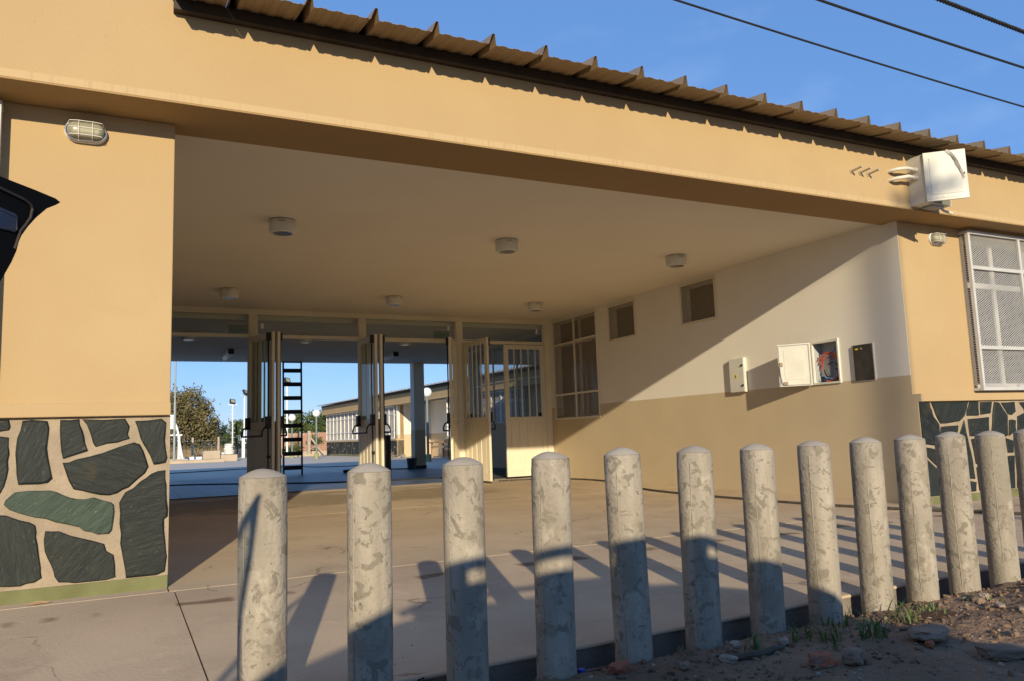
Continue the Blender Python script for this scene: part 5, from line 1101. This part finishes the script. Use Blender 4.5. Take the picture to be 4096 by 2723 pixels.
t = thing('white_kerb', 'white painted kerb with blue marks beside the basketball stand', 'kerb', (3.0, 46.5, 0.0)); B(-0.2, 2.6, -0.1, 0.1, 0.0005, 0.16).build('kerb', 'white_pole', t); 
for x in (0.25, 0.75): B(x, x+0.12, -0.104, -0.1005, 0.02, 0.15).build('blue_mark', 'blue_plastic', t)
# planter kerb, fence posts and brick wall at the back
for k, (a, b, y) in enumerate(((6.6, 10.3, 41.5), (8.6, 13.5, 43.5))):
    tag(B(a, b, y, y+0.25, 0.0005, 0.14+0.12*k).build('planter_kerb', 'bare_concrete', None), ('low' if k == 0 else 'taller rear')+' concrete planter kerb below the brick wall', 'kerb')
tag(B(0, 14.0, 0, 0.2, -0.1, 1.45).build('brick_wall', 'brick_wall', None, False, (8.25, 49.0, 0.0)), 'weathered red brick boundary wall behind the concrete fence posts', 'brick wall')
def fpost(x, y, h_, label, bent=True, w_=0.09):
    t = thing('fence_post', label, 'fence post', (x, y, -0.05), group='concrete fence posts')
    MB().bar((0, 0, 0), (0, 0, h_), w_, w_).build('shaft', 'post_concrete', t)
    if bent: MB().bar((0, 0, h_-0.01), (0.22, -0.05, h_+0.22), w_*0.95, w_*0.95).build('bent_tip', 'post_concrete', t)
for x, q in ((5.52, 'behind the stacked sacks'), (3.93, 'in front of the big olive tree trunk'), (2.2, 'behind the basketball stand')): fpost(x, 50.0, 1.42, 'straight concrete fence post '+q, False, 0.12)
for x, q in ((9.9, 'next to'), (9.35, 'second from'), (8.75, 'third from'), (8.1, 'fourth from')): fpost(x, 45.8-0.35*(x-8), 1.2, 'bent-tip concrete fence post '+q+' the thick corner post')
t = thing('corner_post', 'thick pale concrete corner post with a slanting brace', 'fence post', (9.95, 43.0, 0.0)); MB().bar((0, 0, 0), (0.02, 0, 1.5), 0.17, 0.17).build('shaft', 'post_concrete', t); MB().bar((0.1, 0, 1.1), (0.85, 0, 0.1), 0.09, 0.09).build('brace', 'post_concrete', t)
wr_ = MB()
for z in (0.35, 0.75, 1.15): wr_.tube([(-6, 50.0, z), (6.1, 50.0, z)], 0.006, 4)
stuff(tag(wr_.build('fence_wire', 'pole_grey', None), 'thin wire strands strung between the straight fence posts', 'wire'))

# ------------------------------------------------------------------ trees
def tree(name, x, y, lobes, trunk_h, leaf, mat, label, n, seed, group=None, trunk_r=0.16, droop=0.0):
    r = random.Random(seed); np_ = np.random.RandomState(seed)
    t = thing(name, label, 'tree', (x, y, -0.06), group=group)
    tr = MB().tube([(0, 0, 0), (0.05, 0, trunk_h*0.5), (0.0, 0.05, trunk_h)], [trunk_r*1.3, trunk_r, trunk_r*0.8], 9)
    for lb in lobes:
        c = Vector(lb[:3]); tr.tube([(0, 0, trunk_h*0.8), (c.x*0.4, c.y*0.4, trunk_h*0.9+(c.z-trunk_h)*0.35), (c.x*0.85, c.y*0.85, c.z)], [trunk_r*0.6, trunk_r*0.35, trunk_r*0.1], 6)
    tr.build('trunk', 'bark', t, True)
    tot = sum(lb[3]*lb[4]*lb[5] for lb in lobes); V = []; F = []
    for lb in lobes:
        k = int(n*lb[3]*lb[4]*lb[5]/tot)
        ncl = max(12, k//45); cl_ = np_.normal(size=(ncl, 3)); cl_ /= np.linalg.norm(cl_, axis=1)[:, None]; cl_ *= (0.55+0.5*np_.rand(ncl, 1)**0.6)
        for ci in range(ncl):
            cc = np.array(lb[:3]) + cl_[ci]*np.array(lb[3:6]); sp_ = 0.16*min(lb[3:6])+0.05
            for q in range(k//ncl):
                p = cc + np_.normal(size=3)*sp_*np.array([1, 1, 0.8+droop]); a = np_.normal(size=3); a /= np.linalg.norm(a); b = np.cross(a, np_.normal(size=3)); b /= np.linalg.norm(b)+1e-6
                s = leaf*(0.6+0.8*np_.rand()); o = len(V)
                V += [tuple(p-a*s), tuple(p+b*s*0.45), tuple(p+a*s), tuple(p-b*s*0.45)]; F.append((o, o+1, o+2, o+3))
    me = bpy.data.meshes.new('crown'); me.from_pydata(V, [], F); me.materials.append(MATS[mat]); put(me, 'crown', t)
tree('olive_tree', 4.1, 60, [(0.4, 0, 3.8, 1.5, 1.3, 1.3), (-0.9, 0.2, 3.5, 1.2, 1.2, 1.4), (1.2, 0, 2.5, 1.1, 1.2, 1.3), (-0.2, -0.2, 2.2, 1.7, 1.3, 1.1), (2.0, 0.3, 1.9, 0.8, 0.9, 0.8), (-1.6, 0, 2.2, 1.2, 1.2, 1.5)], 1.0, 0.11, 'leaf_olive', 'large feathery olive-brown tree behind the basketball stand', 15000, 3, droop=0.4)
tree('olive_tree', 1.2, 62, [(0, 0, 3.6, 1.5, 1.3, 1.5), (0.3, 0, 2.2, 1.6, 1.3, 1.2)], 1.0, 0.11, 'leaf_olive', 'second olive-brown tree half hidden by the corner pier', 5000, 4, droop=0.4)
tree('dark_tree', 8.7, 82, [(0, 0, 2.6, 0.9, 0.8, 0.8), (0.5, 0, 1.8, 0.9, 0.8, 0.6), (-1.0, 0, 2.0, 0.8, 0.8, 0.8)], 1.0, 0.10, 'leaf_dark', 'dark distant tree emerging behind the big olive tree', 2600, 5)
tree('leafy_tree', 7.55, 57, [(0, 0, 2.1, 0.62, 0.6, 0.65), (-0.25, 0, 1.5, 0.5, 0.5, 0.5)], 0.9, 0.09, 'leaf_green', 'small bright green tree between two floodlight poles', 1800, 6, trunk_r=0.06)
tree('leafy_tree', 11.3, 55, [(0, 0, 2.2, 0.9, 0.8, 0.75), (0.9, 0, 2.5, 0.8, 0.7, 0.75), (0.3, 0, 1.5, 1.3, 0.8, 0.6)], 0.9, 0.10, 'leaf_green', 'green tree rising above the brick wall by the globe lamp', 4200, 7, trunk_r=0.08)
tree('leafy_tree', 13.4, 54, [(0, 0, 2.2, 0.8, 0.8, 0.8), (-0.6, 0, 1.6, 0.9, 0.8, 0.6)], 0.9, 0.10, 'leaf_green', 'yellow-green tree above the brick wall beside the far wing', 3000, 8, trunk_r=0.08)
tree('dark_tree', 10.4, 95, [(0, 0, 1.9, 0.8, 0.8, 0.7), (0.8, 0, 1.4, 0.8, 0.8, 0.6)], 0.8, 0.10, 'leaf_dark', 'far small dark tree on the skyline beside the floodlight pole', 1500, 9)
for k, (x, y, h_, lab) in enumerate(((9.55, 45.2, 0.75, 'low green shrub growing between the fence posts'), (10.55, 44.2, 1.15, 'taller green shrub at the slanting brace'), (9.2, 47.5, 0.5, 'small dark shrub at the foot of the brick wall'))):
    tree('shrub', x, y, [(0, 0, h_*0.55, 0.42, 0.35, h_*0.5)], 0.25, 0.06, 'leaf_green' if k < 2 else 'leaf_dark', lab, 900, 20+k, trunk_r=0.03)
hd = MB(); r = random.Random(12)
for k in range(5200):
    x = r.uniform(-25, 7); y = r.uniform(51.5, 58); h_ = r.uniform(0.35, 0.95); a = r.uniform(-0.15, 0.15); hd.add([(x-.012, y, -.06), (x+.012, y, -.06), (x+a, y, h_)], [(0, 1, 2)])
o = hd.build('tall_dry_grass', 'dry_grass', None); stuff(o); o['label'] = 'tall dry grass standing behind the wire fence'; o['category'] = 'grass'
wd = MB(); r = random.Random(13)
for k in range(9000):
    x = r.uniform(-60, 90); y = r.uniform(150, 165); top = 1.6+1.3*abs(noise.noise(Vector((x*0.12, 0, 3))))+0.6*noise.noise(Vector((x*0.6, 1, 3))); z = r.uniform(-.1, top); s = 0.35; a = r.uniform(0, 3.14)
    wd.add([(x-s*math.cos(a), y, z-s*math.sin(a)), (x+s*0.4*math.sin(a), y+.2, z-s*0.4*math.cos(a)), (x+s*math.cos(a), y, z+s*math.sin(a)), (x-s*0.4*math.sin(a), y-.2, z+s*0.4*math.cos(a))], [(0, 1, 2, 3)])
o = wd.build('distant_wood', 'leaf_dark', None); stuff(o); o['label'] = 'distant line of dark trees on the skyline'; o['category'] = 'wood'

# sparse street tree and utility pole across the road: out of view, they dapple the right-hand pier and wall end
tree('street_tree', 5.0, -17.5, [(0, 0, 6.4, 1.3, 1.2, 1.6), (-0.9, 0, 5.6, 1.0, 1.0, 1.2), (0.6, 0, 5.0, 1.2, 1.0, 0.9)], 3.0, 0.085, 'leaf_olive', 'sparse street tree across the road behind the parked car', 650, 31, trunk_r=0.12)
t = thing('utility_pole', 'slim wooden utility pole across the road beside the sparse tree', 'pole', (1.46, -17.5, -0.22))
MB().tube([(0, 0, 0), (0, 0, 8.6)], [0.08, 0.06], 12).build('pole', 'bark', t, True); B(-0.3, 0.3, -0.04, 0.04, 8.3, 8.38).build('crossarm', 'bark', t)
